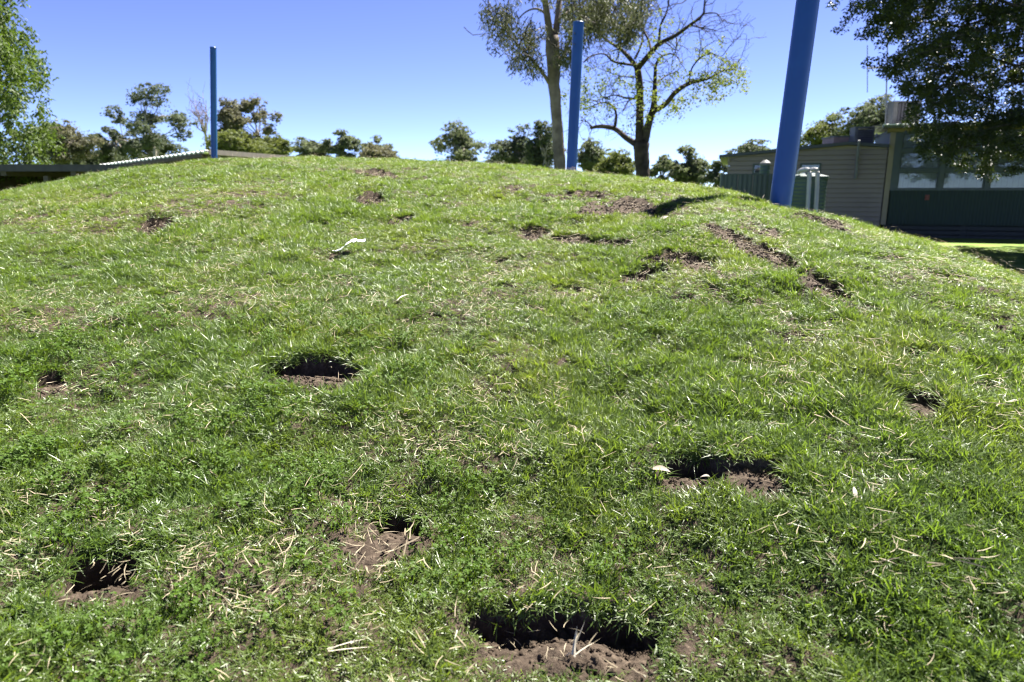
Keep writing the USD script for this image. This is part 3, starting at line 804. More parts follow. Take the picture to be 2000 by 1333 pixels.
far_tree('gum_tree', 'wide grey olive gum crowns at far left beside the pepper tree', 'tree', 78, 190, 240, 325, 62, M['leaf_brown'], 'dense', 101, 7500)
far_tree('gum_tree', 'small gum with two ragged tufts left of the tallest far gum', 'tree', 180, 262, 228, 325, 66, M['leaf_dark'], 'airy', 102)
far_tree('gum_tree', 'tallest far gum with open layered crown at left', 'tree', 224, 366, 168, 318, 64, M['leaf_dark'], 'airy', 103, 7000)
far_tree('gum_tree', 'dark low gum foliage under the tallest far gum, behind the corrugated roof', 'tree', 225, 335, 262, 325, 70, M['leaf_dark'], 'dense', 104, 4000)
far_tree('gum_tree', 'brownish gum just right of the thin blue post', 'tree', 424, 478, 194, 300, 72, M['leaf_brown'], 'dense', 105, 3800)
far_tree('gum_tree', 'ragged gum with drooping right side behind the round olive tree', 'tree', 462, 542, 188, 300, 74, M['leaf_brown'], 'airy', 106, 5200)
far_tree('round_tree', 'dense round olive tree behind the long gutter, right of the thin blue post', 'tree', 396, 530, 252, 318, 54, M['leaf_dome'], 'dome', 107, 7000)
far_tree('round_tree', 'smaller round olive tree overlapping the right of the larger one', 'tree', 490, 572, 260, 318, 57, M['leaf_dome'], 'dome', 108, 5000)
far_tree('gum_tree', 'low dark gum at the right end of the long gutter', 'tree', 566, 658, 272, 320, 82, M['leaf_olive'], 'dense', 109, 4000)
far_tree('gum_tree', 'windswept gum leaning right above the left crest', 'tree', 640, 704, 256, 322, 80, M['leaf_olive'], 'airy', 110, 3600)
far_tree('gum_tree', 'low domed tree with a small tuft on top at the crest', 'tree', 694, 782, 280, 330, 78, M['leaf_brown'], 'dome', 111, 4000)
far_tree('gum_tree', 'small ragged gum rising behind the low domed tree', 'tree', 712, 760, 266, 310, 84, M['leaf_olive'], 'airy', 112, 1600)
far_tree('gum_tree', 'lone upright gum standing against clear sky at the middle of the crest', 'tree', 852, 942, 240, 335, 76, M['leaf_olive'], 'dense', 113, 4200)
far_tree('gum_tree', 'dark layered gum left of the pale trunk', 'tree', 964, 1052, 246, 340, 70, M['leaf_dark'], 'dense', 114, 4600)
far_tree('gum_tree', 'dense dark tree directly behind the pale trunk', 'tree', 1032, 1096, 238, 345, 66, M['leaf_dark'], 'dense', 115, 5600)
far_tree('shrub', 'low dark shrub at the crest left of the layered gum', 'shrub', 944, 1000, 302, 335, 74, M['leaf_dark'], 'dome', 116, 1800)
far_tree('gum_tree', 'grey gum between the middle blue post and the bare tree', 'tree', 1126, 1182, 272, 350, 70, M['leaf_olive'], 'dense', 117, 4000)
far_tree('round_tree', 'round olive tree just left of the bare tree trunk', 'tree', 1160, 1246, 290, 360, 60, M['leaf_dome'], 'dome', 118, 5200)
far_tree('gum_tree', 'small gum immediately right of the bare tree trunk', 'tree', 1266, 1322, 304, 368, 66, M['leaf_olive'], 'airy', 119, 3000)
far_tree('gum_tree', 'full grey green gum right of the bare tree', 'tree', 1304, 1382, 286, 372, 68, M['leaf_olive'], 'dense', 120, 6000)
far_tree('gum_tree', 'small dark gum beside the left end of the weatherboard building', 'tree', 1372, 1428, 314, 378, 60, M['leaf_dark'], 'airy', 121, 3400)
far_tree('gum_tree', 'low dark treetop behind the left of the weatherboard roof', 'tree', 1428, 1520, 274, 330, 62, M['leaf_dark'], 'dense', 122, 3800)
far_tree('gum_tree', 'yellow olive treetop above the weatherboard roof right of the tall blue post', 'tree', 1556, 1640, 224, 320, 52, M['leaf_dome'], 'dense', 123, 5600)
far_tree('gum_tree', 'dark treetop behind the roof coolers and the antenna mast', 'tree', 1644, 1770, 188, 310, 50, M['leaf_dark'], 'dense', 124, 7500)

far_tree('scrub_tree', 'low grey green tree under the far left gums, its foot behind the flat roof', 'tree', 92, 190, 276, 340, 76, M['leaf_olive'], 'dome', 171, 3600)
far_tree('scrub_tree', 'low grey tree filling the gap between the far left gums and the corrugated roof', 'tree', 178, 260, 282, 335, 78, M['leaf_dark'], 'dome', 172, 2600)
far_tree('scrub_tree', 'low tree below the layered gum left of the pale trunk', 'tree', 985, 1090, 296, 345, 78, M['leaf_olive'], 'dome', 173, 3000)

# bare twiggy tree behind the thin post
rng = np.random.default_rng(130)
o = at(407, 330, 70); o[2] = 0
t = thing('bare_tree', 'leafless reddish tree with fine twigs behind the thin blue post', 'tree', None, o)
ms = [tube(smoother(np.array([[*o, 0.22], [*(at(405, 285, 70)), 0.15], [*(at(400, 255, 70)), 0.11]]), 6), 6)]
tw = []
for k in range(9):
    e = at(rng.uniform(374, 424), rng.uniform(190, 235), 70 + rng.uniform(-2, 2))
    l = limb_to(rng, at(402, rng.uniform(250, 280), 70), e, 0.08, 0.02, 0.12, 8)
    ms.append(tube(l, 4))
    for m_ in range(12):
        s = l[rng.integers(3, 8), :3]
        tw.append(tube(limb_to(rng, s, s + rng.normal(0, 0.6, 3) + [0, 0, 0.7], 0.022, 0.008, 0.1, 4), 3))
v, f = cat_mesh(ms); obj('trunk', (v - o, f), M['barkgrey'], t, smooth=True)
v, f = cat_mesh(tw); tag(obj('twigs', (v - o, f), M['twig'], t), kind='stuff')


# --- the tall pale gum
def zp(a, Y, k=0.3, x0=900, y0=0):
    """points read off an enlargement of the photograph -> places at about the depth Y; (x, y, width[, depth offset])"""
    out = []
    for q in a:
        d = q[3] if len(q) > 3 else 0
        p = at(x0 + q[0] * k, y0 + q[1] * k, Y + d)
        out.append([*p, q[2] * k * Y / FPX / 2])
    return np.array(out)


rng = np.random.default_rng(140)
YG = 28.0
o = at(1094, 400, YG); o[2] = 0.0
t = thing('gum_tree', 'tall pale trunked gum with hanging foliage left of the middle blue post', 'tree', None, o)
trunk = zp([(655, 1330, 92), (645, 1090, 76), (632, 900, 70), (620, 700, 68), (604, 500, 78), (598, 300, 84), (592, 240, 80)], YG)
ms = [tube(smoother(trunk, 26), 12)]
v, f = cat_mesh(ms)
v = v + (meshkit.fbm(v * 2.5, 3, 4)[:, None] - 0.5) * 0.10 * unit(v - np.array([o[0], o[1], 0]) * [1, 1, 0] - v * [0, 0, 1])
obj('trunk', (v - o, f), M['barkgum'], t, smooth=True)
limbs = [zp([(585, 260, 50), (565, 120, 44, -.3), (548, 0, 40, -.6), (530, -150, 34, -.9), (500, -330, 22, -1.4)], YG),
         zp([(610, 260, 46), (630, 120, 38, .3), (640, 0, 34, .5), (670, -160, 28, .7), (720, -330, 18, 1.0)], YG),
         zp([(575, 545, 24), (520, 460, 20, -.2), (450, 380, 15, -.4), (370, 290, 11, -.6), (280, 190, 7, -.8)], YG),
         zp([(630, 420, 20), (680, 330, 14, .3), (740, 230, 10, .6), (850, 120, 7, 1.2)], YG),
         zp([(635, 130, 20), (760, 40, 15, .8), (900, -40, 11, 1.4), (1050, -60, 7, 1.8)], YG),
         zp([(560, 100, 18), (470, 60, 12, .4), (380, 120, 8, .8)], YG)]
for l in limbs:
    v, f = tube(smoother(l, 14), 8)
    obj('limb', (v - o, f), M['barkgum'], t, smooth=True)
spots = []
for (x0, x1, y0, y1, dp, n) in [(170, 330, 80, 300, .9, 16), (300, 470, 90, 420, 1.2, 22), (440, 560, 200, 470, 1.0, 8), (160, 260, 60, 130, .6, 4), (640, 730, 180, 460, 1.0, 10), (700, 900, 60, 260, 1.8, 18), (650, 1150, 0, 150, 2.4, 42), (1000, 1150, 120, 240, 1.6, 10),
                                (720, 1000, 0, 190, 1.8, 16), (300, 560, -350, 20, 2.5, 18), (560, 1150, -450, 0, 3.0, 46), (700, 820, 150, 330, 1.6, 7), (880, 1010, 120, 210, 1.6, 6), (1040, 1130, 200, 330, 1.2, 7), (1120, 1260, -40, 90, 1.4, 8), (430, 530, 420, 500, .5, 3)]:
    for _ in range(n):
        spots.append((at(900 + rng.uniform(x0, x1) * .3, rng.uniform(y0, y1) * .3, YG + rng.normal(0, dp))))
spots = np.array(spots)
rad = np.stack([rng.uniform(0.22, 0.45, len(spots)), rng.uniform(0.25, 0.5, len(spots)), rng.uniform(0.35, 0.65, len(spots))], 1)
P = blob_points(rng, spots, rad, 15000)
v, f = leaf_faces(rng, P, 0.20, 0.045, 1.1)
obj('crown', (v - o, f), M['leaf_gum'], t)
ms = [tube(limb_to(rng, s, s + [rng.normal(0, .5), rng.normal(0, .4), rng.uniform(0.1, .9)], 0.012, 0.02, 0.1, 5), 4) for s in spots]
v, f = cat_mesh(ms); tag(obj('twigs', (v - o, f), M['barkdark'], t), kind='stuff')

# --- the half bare tree with young yellow green leaves
rng = np.random.default_rng(150)
YB = 32.0
o = at(1255, 420, YB); o[2] = 0.0
t = thing('spring_tree', 'dark spreading tree, half bare, with sparse yellow green leaves right of the middle blue post', 'tree', None, o)
trunk = zp([(1188, 1400, 125), (1186, 1250, 108), (1184, 1160, 96), (1180, 1050, 90), (1176, 985, 98), (1176, 935, 100), (1176, 915, 70)], YB)
v, f = tube(smoother(trunk, 22), 12)
v = v + (meshkit.fbm(v * 3.5, 3, 8)[:, None] - 0.5) * 0.16 * unit((v - o) * [1, 1, 0])
obj('trunk', (v - o, f), M['barkdark'], t, smooth=True)
L_ = [[(1165, 940, 62), (1165, 760, 50), (1166, 600, 46), (1150, 445, 42)],
      [(1150, 450, 36), (1215, 372, 32, -.5), (1290, 290, 27, -1), (1400, 232, 22, -1.4), (1490, 165, 18, -1.8), (1580, 90, 13, -2.2), (1590, -10, 9, -2.4), (1610, -120, 5, -2.6)],
      [(1490, 165, 10, -1.8), (1570, 182, 7, -2), (1660, 200, 4, -2.3)],
      [(1580, 92, 9, -2.2), (1660, 88, 6, -2.6), (1700, 140, 4, -2.8)],
      [(1290, 292, 17, -1), (1298, 180, 14, -.8), (1340, 80, 11, -.5), (1355, 0, 8, -.3), (1345, -120, 5)],
      [(1240, 340, 18, -.6), (1232, 290, 15, -.2), (1190, 200, 13, .2), (1165, 130, 11, .4), (1210, 60, 8, .8), (1250, 0, 6, 1), (1290, -110, 4, 1.2)],
      [(1150, 450, 32), (1100, 382, 27, .4), (1040, 322, 22, .8), (960, 270, 18, 1.2), (870, 190, 14, 1.6), (800, 110, 10, 2), (730, 30, 6, 2.3)],
      [(1125, 425, 18), (1000, 405, 13, -.5), (930, 352, 9, -.9), (860, 360, 7, -1.2), (800, 405, 5, -1.5)],
      [(1132, 385, 15, .2), (1180, 270, 12, .6), (1190, 190, 9, .9), (1230, 90, 6, 1.3), (1260, 70, 4, 1.5)],
      [(1040, 322, 14, .8), (1012, 200, 10, 1.2), (960, 100, 8, 1.6), (930, 0, 6, 2), (900, -100, 4, 2.2)],
      [(1010, 395, 9, -.5), (1030, 330, 7, -.8), (1000, 230, 5, -1)],
      [(1196, 930, 54), (1230, 780, 46, -.3), (1256, 700, 40, -.5), (1263, 560, 26, -.4), (1268, 430, 18, -.3), (1300, 372, 13, -.4), (1370, 350, 9, -.6), (1420, 390, 5, -.9)],
      [(1264, 720, 34, -.5), (1330, 682, 31, -1), (1400, 600, 28, -1.6), (1500, 540, 23, -2.2), (1620, 510, 16, -2.9), (1700, 465, 11, -3.3), (1790, 448, 6, -3.6)],
      [(1490, 545, 14, -2.2), (1498, 462, 11, -2), (1558, 380, 9, -2.1), (1620, 345, 7, -2.3), (1690, 372, 5, -2.5), (1760, 290, 4, -2.7), (1825, 238, 3, -2.9)],
      [(1150, 945, 46), (1080, 902, 36, .4), (990, 836, 30, .8), (900, 825, 25, 1.2), (845, 836, 18, 1.5)],
      [(850, 834, 12, 1.5), (825, 797, 8, 1.6), (775, 788, 5, 1.8)],
      [(1000, 838, 20, .8), (1012, 760, 17, .7), (990, 692, 13, .6), (930, 670, 11, .5), (860, 690, 8, .4), (800, 715, 5, .3)],
      [(1165, 642, 16), (1080, 640, 12, -.6), (1010, 622, 9, -1), (940, 640, 6, -1.4)],
      [(1160, 632, 11), (1090, 662, 8, .5), (1058, 725, 5, .8)],
      [(1160, 500, 12), (1060, 500, 8, .8), (960, 470, 5, 1.3), (860, 430, 4, 1.6)],
      [(1262, 570, 12, -.4), (1330, 500, 8, .4), (1400, 470, 5, .8)],
      [(1404, 250, 9, -1.4), (1400, 320, 7, -1.8), (1380, 370, 5, -2)]]
L3 = [smoother(zp(l, YB), 18) for l in L_]
for l in L3:
    v, f = tube(l, 8 if l[0, 3] > 0.15 else 6)
    obj('limb', (v - o, f), M['barkdark'], t, smooth=True)
tw, tips = [], []
for l in L3[1:]:
    m_ = int(6 + 14 * min(1.0, np.linalg.norm(l[-1, :3] - l[0, :3]) / 5))
    for _ in range(m_):
        k = rng.integers(5, 18)
        s, dr = l[k, :3], unit(l[min(k + 1, 17), :3] - l[max(k - 1, 0), :3])
        e = s + unit(dr * 0.5 + rng.normal(0, 0.75, 3) + [0, 0, 0.15]) * rng.uniform(0.5, 1.5)
        b_ = limb_to(rng, s, e, min(0.018, l[k, 3] * 0.7), 0.007, 0.14, 6)
        tw.append(tube(b_, 4)); tips.append(e)
        for _2 in range(3):
            s2 = b_[rng.integers(2, 6), :3]
            e2 = s2 + unit(rng.normal(0, 1, 3) + dr * .4) * rng.uniform(0.25, 0.7)
            tw.append(tube(limb_to(rng, s2, e2, 0.008, 0.004, 0.1, 4), 3)); tips.append(e2)
v, f = cat_mesh(tw); tag(obj('twigs', (v - o, f), M['barkdark'], t), kind='stuff')
spots = []
for (x0, x1, y0, y1, dp, n) in [(780, 960, 430, 640, 1.4, 26), (900, 1130, 450, 600, 1.6, 18), (780, 1000, 620, 720, 1.2, 14), (1200, 1480, 480, 720, 1.4, 40), (1480, 1720, 480, 670, 1.0, 44), (1640, 1850, 380, 560, 1.0, 46),
                                (1050, 1300, 660, 850, 1.0, 24), (1120, 1200, 480, 760, .8, 10), (1250, 1500, 100, 420, 1.8, 16), (900, 1150, 200, 450, 1.8, 12), (1100, 1300, 60, 330, 1.6, 10), (1500, 1700, 250, 400, 1.2, 8), (840, 1000, 690, 760, .8, 6), (660, 780, 460, 700, 1.4, 12), (1560, 1640, 320, 380, .6, 8), (1300, 1450, 640, 760, 1.0, 10), (1180, 1420, 330, 470, 1.5, 8), (1000, 1100, 200, 280, 1, 4), (1700, 1860, 540, 620, .6, 6), (800, 840, 700, 730, .3, 4)]:
    for _ in range(n):
        spots.append(at(900 + rng.uniform(x0, x1) * .3, rng.uniform(y0, y1) * .3, YB - 0.8 + rng.normal(0, dp) - max(0, (0.5 * (x0 + x1) - 1250)) / 220))
spots = np.array(spots)
rad = rng.uniform(0.16, 0.42, (len(spots), 1)) * [[1, 1, 0.85]]
P = blob_points(rng, spots, rad, 5200)
v, f = leaf_faces(rng, P, 0.115, 0.075, 0.5)
obj('crown', (v - o, f), M['leaf_spring'], t)

# --- shade tree at right: crown hanging into the picture, trunk just outside it
rng = np.random.default_rng(160)
o = np.array([19.0, 17.2, 0.0])
t = thing('shade_tree', 'dark leafy tree hanging into the upper right corner in front of the classroom', 'tree', None, o)
stem = smoother(np.array([[*o, 0.36], [18.9, 17.2, 1.2, 0.32], [18.6, 17.1, 2.6, 0.29], [18.4, 17.1, 4.2, 0.25]]), 12)
v, f = tube(stem, 12); obj('trunk', (v - o, f), M['barkdark'], t, smooth=True)
# outline of the crown where it enters the picture: for each height, the leftmost reach
ky = np.array([-120, 0, 25, 45, 66, 80, 100, 120, 135, 160, 185, 205, 230, 255, 275, 300, 320, 335, 348])
kx = np.array([1690, 1678, 1672, 1715, 1722, 1770, 1745, 1735, 1765, 1752, 1762, 1808, 1800, 1806, 1795, 1850, 1856, 1866, 1890])
spots = []
while len(spots) < 800:
    py = rng.uniform(-330, 345); px = rng.uniform(1650, 2330)
    if px < np.interp(py, ky, kx) + 12:
        continue
    if py > 345 - abs(px - 1880) * 0.10 and px > 1880:
        continue
    if py > 200 and px > 1895 and rng.uniform() < 0.15:
        continue
    spots.append(at(px, py, rng.uniform(16.0, 20.6)))
spots = np.array(spots)
spots[:, 2] = np.clip(spots[:, 2], 1.7, 12.0)
ext = np.array([18.2, 17.0, 6.8]) + unit(rng.normal(0, 1, (300, 3))) * [5.6, 2.6, 4.2] * (rng.uniform(0, 1, (300, 1)) ** 0.4)
ext = ext[(ext[:, 0] > 14.2) & (ext[:, 2] > 2.3)]
spots_all = np.vstack([spots, ext])
limb_ends = spots_all[rng.choice(len(spots_all), 46, replace=False)]
ms = []
for k in range(9):
    e = limb_ends[k]
    v, f = tube(limb_to(rng, stem[-1 - (k % 4), :3], e, 0.13, 0.03, 0.10, 12), 8)
    obj('limb', (v - o, f), M['barkdark'], t, smooth=True)
for e in limb_ends[9:]:
    ms.append(tube(limb_to(rng, stem[-1, :3] * 0.5 + e * 0.5 + rng.normal(0, .4, 3), e, 0.045, 0.012, 0.1, 8), 5))
sub, srad = [], []
for s in spots_all:
    nn_ = 4
    d = unit(np.array([s[0] - 18.6, (s[1] - 17.1) * 0.6, -0.9]))
    for m_ in range(nn_):
        sub.append(s + d * m_ * 0.17 + rng.normal(0, 0.17, 3)); srad.append([0.18, 0.18, 0.16])
    ms.append(tube(limb_to(rng, s - d * 0.5 + [0, 0, 0.15], s + d * 0.5, 0.010, 0.004, 0.08, 4), 3))
v, f = cat_mesh(ms); tag(obj('twigs', (v - o, f), M['barkdark'], t), kind='stuff')
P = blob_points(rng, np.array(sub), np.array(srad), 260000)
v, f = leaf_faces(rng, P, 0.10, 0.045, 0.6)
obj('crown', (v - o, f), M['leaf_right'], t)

# --- pepper tree at left
rng = np.random.default_rng(170)
YP = 19.0
o = np.array([-17.2, YP + 0.5, 0.0])
t = thing('pepper_tree', 'bright green pepper tree with hanging strands at the left edge', 'tree', None, o)
stem = smoother(np.array([[*o, 0.38], [-17.0, YP + .4, 1.5, 0.32], [-16.8, YP + .2, 3.0, 0.28], [-16.6, YP, 4.4, 0.2]]), 12)
v, f = tube(stem, 12); obj('trunk', (v - o, f), M['barkgrey'], t, smooth=True)
ky = np.array([-200, 0, 12, 28, 40, 52, 62, 75, 95, 112, 125, 140, 155, 170, 190, 205, 225, 250, 275, 300, 330])
kx = np.array([10, 20, 24, 22, 4, 6, 30, 48, 66, 86, 88, 92, 86, 70, 60, 66, 80, 82, 78, 84, 86])
tops = []
while len(tops) < 640:
    py, px = rng.uniform(-260, 322), rng.uniform(-360, 95)
    if px > np.interp(py, ky, kx) - 8 or (34 < py < 56 and px > -14):
        continue
    tops.append(at(px, py, YP + rng.uniform(-2.2, 1.5)))
tops = np.array(tops)
P, D_ = [], []
for s in tops:
    for m_ in range(5):
        a = s + rng.normal(0, 0.22, 3) * [1, 1, 0.6]
        L = rng.uniform(0.3, 0.75)
        sw = rng.normal(0, 0.10, 2)
        tt = rng.uniform(0, 1, 34)
        P.append(a + np.stack([sw[0] * tt ** 2 + rng.normal(0, 0.05, 34) + 0.12 * tt, sw[1] * tt ** 2 + rng.normal(0, 0.035, 34), -L * tt + 0.15], 1))
P = np.vstack(P)
v, f = leaf_faces(rng, P, 0.12, 0.050, 0.9)
obj('crown', (v - o, f), M['leaf_pepper'], t)
ms = []
for k in rng.choice(len(tops), 30, replace=False):
    ms.append(tube(limb_to(rng, stem[-1 - int(rng.integers(0, 4)), :3], tops[k], 0.09, 0.015, 0.12, 9), 5))
v, f = cat_mesh(ms); obj('limbs', (v - o, f), M['barkgrey'], t, smooth=True)

# ------------------------------------------------------------------ right: classroom
YC = 23.6
ANG = math.radians(-18)
c0 = at(1719, 440, YC)
FR = Frame(c0[0], YC, ANG)


def zc(py, px=1760):
    return float(wall_uz(1722, py)[1])


def wall_uz(px, py):
    """where a line of sight meets the plane of the classroom's front: (along the wall, height)"""
    x, y, z = ray(px, py)
    ca, sa = math.cos(ANG), math.sin(ANG)
    # (x t - ox) * -sa + (y t - oy) * ca = 0
    t = (-c0[0] * sa + YC * ca) / (-x * sa + y * ca)
    return (x * t - c0[0]) * ca + (y * t - YC) * sa, 1.5 + z * t


def put(name, m, mat, parent, label=None, smooth=False):
    v, f = FR(m)
    return obj(name, (v - np.array(parent_loc), f), mat, parent, smooth, label)


parent_loc = (c0[0], YC, 0.0)
t = thing('classroom', 'green clad classroom with rows of windows behind the hanging tree at right', 'building', None, parent_loc)
LEN, DEP = 15.0, 3.4
zs, zh, ze = zc(371), zc(262), zc(248)
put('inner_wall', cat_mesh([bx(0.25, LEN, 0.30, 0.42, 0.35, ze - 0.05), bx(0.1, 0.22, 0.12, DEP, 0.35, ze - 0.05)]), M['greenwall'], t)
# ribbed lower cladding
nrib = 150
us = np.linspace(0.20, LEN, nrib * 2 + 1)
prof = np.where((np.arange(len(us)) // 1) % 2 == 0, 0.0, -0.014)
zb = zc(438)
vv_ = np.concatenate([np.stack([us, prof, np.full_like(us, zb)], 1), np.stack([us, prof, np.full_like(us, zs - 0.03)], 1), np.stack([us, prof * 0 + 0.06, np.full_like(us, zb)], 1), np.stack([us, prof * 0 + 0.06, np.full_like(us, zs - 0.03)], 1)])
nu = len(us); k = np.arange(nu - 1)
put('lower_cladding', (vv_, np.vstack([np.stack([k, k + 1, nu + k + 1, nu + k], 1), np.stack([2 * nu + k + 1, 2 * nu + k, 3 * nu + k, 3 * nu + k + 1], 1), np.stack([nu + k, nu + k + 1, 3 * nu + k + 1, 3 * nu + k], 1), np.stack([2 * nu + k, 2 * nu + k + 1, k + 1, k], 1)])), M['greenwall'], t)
put('sill', bx(0.16, LEN, -0.05, 0.12, zs - 0.028, zs + 0.015), M['frame'], t)
put('corner_board', bx(0.0, 0.155, -0.03, 0.098, 0.42, ze - 0.16), M['cream'], t)
put('fascia', bx(-0.12, LEN + .2, -0.10, -0.06, zc(259), zc(252)), M['yellow'], t)
put('soffit', bx(-0.12, LEN + .2, -0.058, 0.3, zc(260), zc(258)), M['olive'], t)
put('gutter', bx(-0.28, LEN + .2, -0.27, -0.103, zc(252) + 0.003, zc(245)), M['olive'], t)
# corrugated roof
nc = 260
us = np.linspace(-0.3, LEN + .2, nc)
wv = 0.012 * np.sin(us / 0.076 * 2 * np.pi * 0.5)
rows = []
for w_, z_ in ((-0.30, ze + 0.055), (DEP / 2, ze + 0.17), (DEP + .3, ze + 0.055)):
    rows.append(np.stack([us, np.full_like(us, w_), z_ + wv], 1))
for w_, z_ in ((DEP + .3, ze + 0.02), (DEP / 2, ze + 0.13), (-0.30, ze + 0.02)):
    rows.append(np.stack([us, np.full_like(us, w_), z_ + wv], 1))
vv_ = np.vstack(rows); k = np.arange(nc - 1)
ff = np.vstack([np.stack([s * nc + k, s * nc + k + 1, ((s + 1) % 6) * nc + k + 1, ((s + 1) % 6) * nc + k], 1) for s in range(6)])
put('roof', (vv_, ff), M['roof'], t)
SP = 1.33
rowz = [(zs + 0.015, zc(337)), (zc(331), zc(299)), (zc(292), zh)]
ncol = 11
for ccol in range(ncol):
    u0 = 0.30 + ccol * SP
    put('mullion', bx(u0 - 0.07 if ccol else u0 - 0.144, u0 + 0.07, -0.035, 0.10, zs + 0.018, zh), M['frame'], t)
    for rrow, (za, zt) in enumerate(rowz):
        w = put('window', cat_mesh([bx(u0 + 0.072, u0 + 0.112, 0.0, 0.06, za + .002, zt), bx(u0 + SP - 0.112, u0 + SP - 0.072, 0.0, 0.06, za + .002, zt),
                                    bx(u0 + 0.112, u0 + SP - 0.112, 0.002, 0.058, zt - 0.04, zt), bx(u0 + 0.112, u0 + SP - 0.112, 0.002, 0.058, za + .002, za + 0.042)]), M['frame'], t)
        wl = [0, 0, 0]
        v, f = FR(bx(u0 + 0.113, u0 + SP - 0.113, 0.028, 0.033, za + 0.043, zt - 0.041)); obj('pane', (v - np.array(parent_loc), f), M['glass'], w)
        # vertical blind slats behind the glass
        ns = 14
        uu_ = np.linspace(u0 + 0.10, u0 + SP - 0.10, ns + 1)
        bl = cat_mesh([bx(uu_[q] + 0.002, uu_[q + 1] - 0.002, 0.10 + 0.006 * (q % 2), 0.106 + 0.006 * (q % 2), za, zt) for q in range(ns)])
        v, f = FR(bl); obj('blind', (v - np.array(parent_loc), f), M['blind'], w)
for za, zt in ((zc(337), zc(331)), (zc(299), zc(292)), (zh, ze - .05)):
    put('transom', bx(0.158, LEN, -0.02, 0.09, za + 0.002, zt - 0.002), M['frame'], t)
for k, (p0, p1) in enumerate(((441, 448), (450, 457), (459, 466))):
    for q in range(6):
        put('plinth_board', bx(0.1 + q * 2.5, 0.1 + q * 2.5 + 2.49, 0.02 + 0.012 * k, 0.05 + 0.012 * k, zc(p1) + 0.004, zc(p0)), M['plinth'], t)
for q in range(8):
    put('stump', bx(0.4 + q * 2.0, 0.55 + q * 2.0, 0.10, 0.25, -0.1, 0.5), M['plinth'], t)
put('floor_edge', bx(0.1, LEN, 0.09, 0.3, 0.42, 0.56), M['plinth'], t)
put('underfloor_wall', bx(0.1, LEN, 0.31, 0.40, -0.1, 0.42), M['plinth'], t)
put('back_wall', bx(0.1, LEN, DEP - 0.1, DEP, -0.1, ze - 0.05), M['greenwall'], t)
ud = wall_uz(1810, 386)[0]
obj('wall_fitting', (lambda a: (FR(a)[0] - np.array(parent_loc), a[1]))(cat_mesh([bx(ud - 0.06, ud + 0.06, -0.055, -0.016, zc(391), zc(381)), tube(np.array([[ud, -0.05, zc(386), 0.045], [ud, -0.08, zc(386), 0.04]]), 10)])), M['red'], t, label='small red fitting on the green cladding')

# cooler with louvres on the classroom roof
cl0 = at(1742, 239, YC + 2.2); cl1 = at(1800, 200, YC + 2.2)
pl = (float(cl0[0]), YC + 2.2, float(cl0[2]))
t = thing('roof_cooler', 'roof cooler with dark vertical louvres on the classroom roof, partly behind leaves', 'cooler', 'coolers standing on the roofs', pl)
W_, H_ = float(cl1[0] - cl0[0]), float(cl1[2] - cl0[2])
obj('case', cat_mesh([bx(0, 0.16, 0, .45, -0.25, H_), bx(W_ - 0.1, W_, 0, .45, -0.25, H_), bx(0.16, W_ - 0.1, 0.05, .45, -0.25, H_ - 0.02), bx(-0.02, W_ + 0.02, -0.02, .47, H_, H_ + 0.04)]), M['coolgrey'], t)
for q in range(6):
    u0 = 0.18 + q * (W_ - 0.30) / 6
    obj('louvre', bx(u0, u0 + (W_ - 0.30) / 6 - 0.035, 0.0, 0.045, 0.02, H_ - 0.04), M['louvre'], t)

# antenna
a0 = at(1734, 245, YC + 2.6)
t = thing('antenna', 'thin antenna mast with a side arm above the classroom roof', 'antenna', None, a0)
q = lambda px, py: at(px, py, YC + 2.6) - a0
obj('mast', tube(np.vstack([np.r_[q(1731, 250) - [0, 0, 0.3], 0.028], np.r_[q(1733.5, 70), 0.02]]), 8), M['antenna'], t)
obj('arm', tube(np.vstack([np.r_[q(1735, 131), 0.045], np.r_[q(1693, 134), 0.040]]), 6), M['antenna'], t)
obj('dipole', tube(np.vstack([np.r_[q(1694, 89), 0.017], np.r_[q(1694, 181), 0.017]]), 6), M['antenna'], t)
obj('clamp', tube(np.vstack([np.r_[q(1724, 131.7), 0.05], np.r_[q(1719, 132.1), 0.05]]), 8), M['antenna'], t)

# ------------------------------------------------------------------ right: weatherboard building
lu, lz = wall_uz(1425, 304)
parent_loc = (float(FR((np.array([[lu, 0, 0]]), None))[0][0, 0]), float(FR((np.array([[lu, 0, 0]]), None))[0][0, 1]), 0.0)
t = thing('weatherboard_building', 'low brown weatherboard building with shallow gable behind the tall blue post', 'building', None, parent_loc)
xe = wall_uz(1405, 301)[0]
apx, za_ = wall_uz(1655, 284)
zl = lz - 0.06
RE = -0.035
sl = (za_ - zl) / (apx - lu)
nb = 17
bh = (za_ - 0.38) / nb
rake = lambda z: lu if z < zl else lu + (z - zl) / sl
rakeR = lambda z: min(RE, apx + (za_ - z) / sl)
for k in range(nb):
    z0, z1 = 0.38 + k * bh, 0.38 + (k + 1) * bh + 0.012
    if rake(z1) > apx - 0.3:
        continue
    a0_, a1_, b0_, b1_ = rake(z0), rakeR(z0), rake(z1), rakeR(z1)
    v = np.array([[a0_, -0.050, z0], [a1_, -0.050, z0], [b1_, -0.006, z1 - .030], [b0_, -0.006, z1 - .030], [a0_, 0.03, z0], [a1_, 0.03, z0], [b1_, 0.03, z1 - .030], [b0_, 0.03, z1 - .030]])
    fq = np.array([[0, 1, 2, 3], [5, 4, 7, 6], [4, 5, 1, 0], [3, 2, 6, 7], [4, 0, 3, 7], [1, 5, 6, 2]])
    put('weatherboard', (v, fq), M['board'], t)
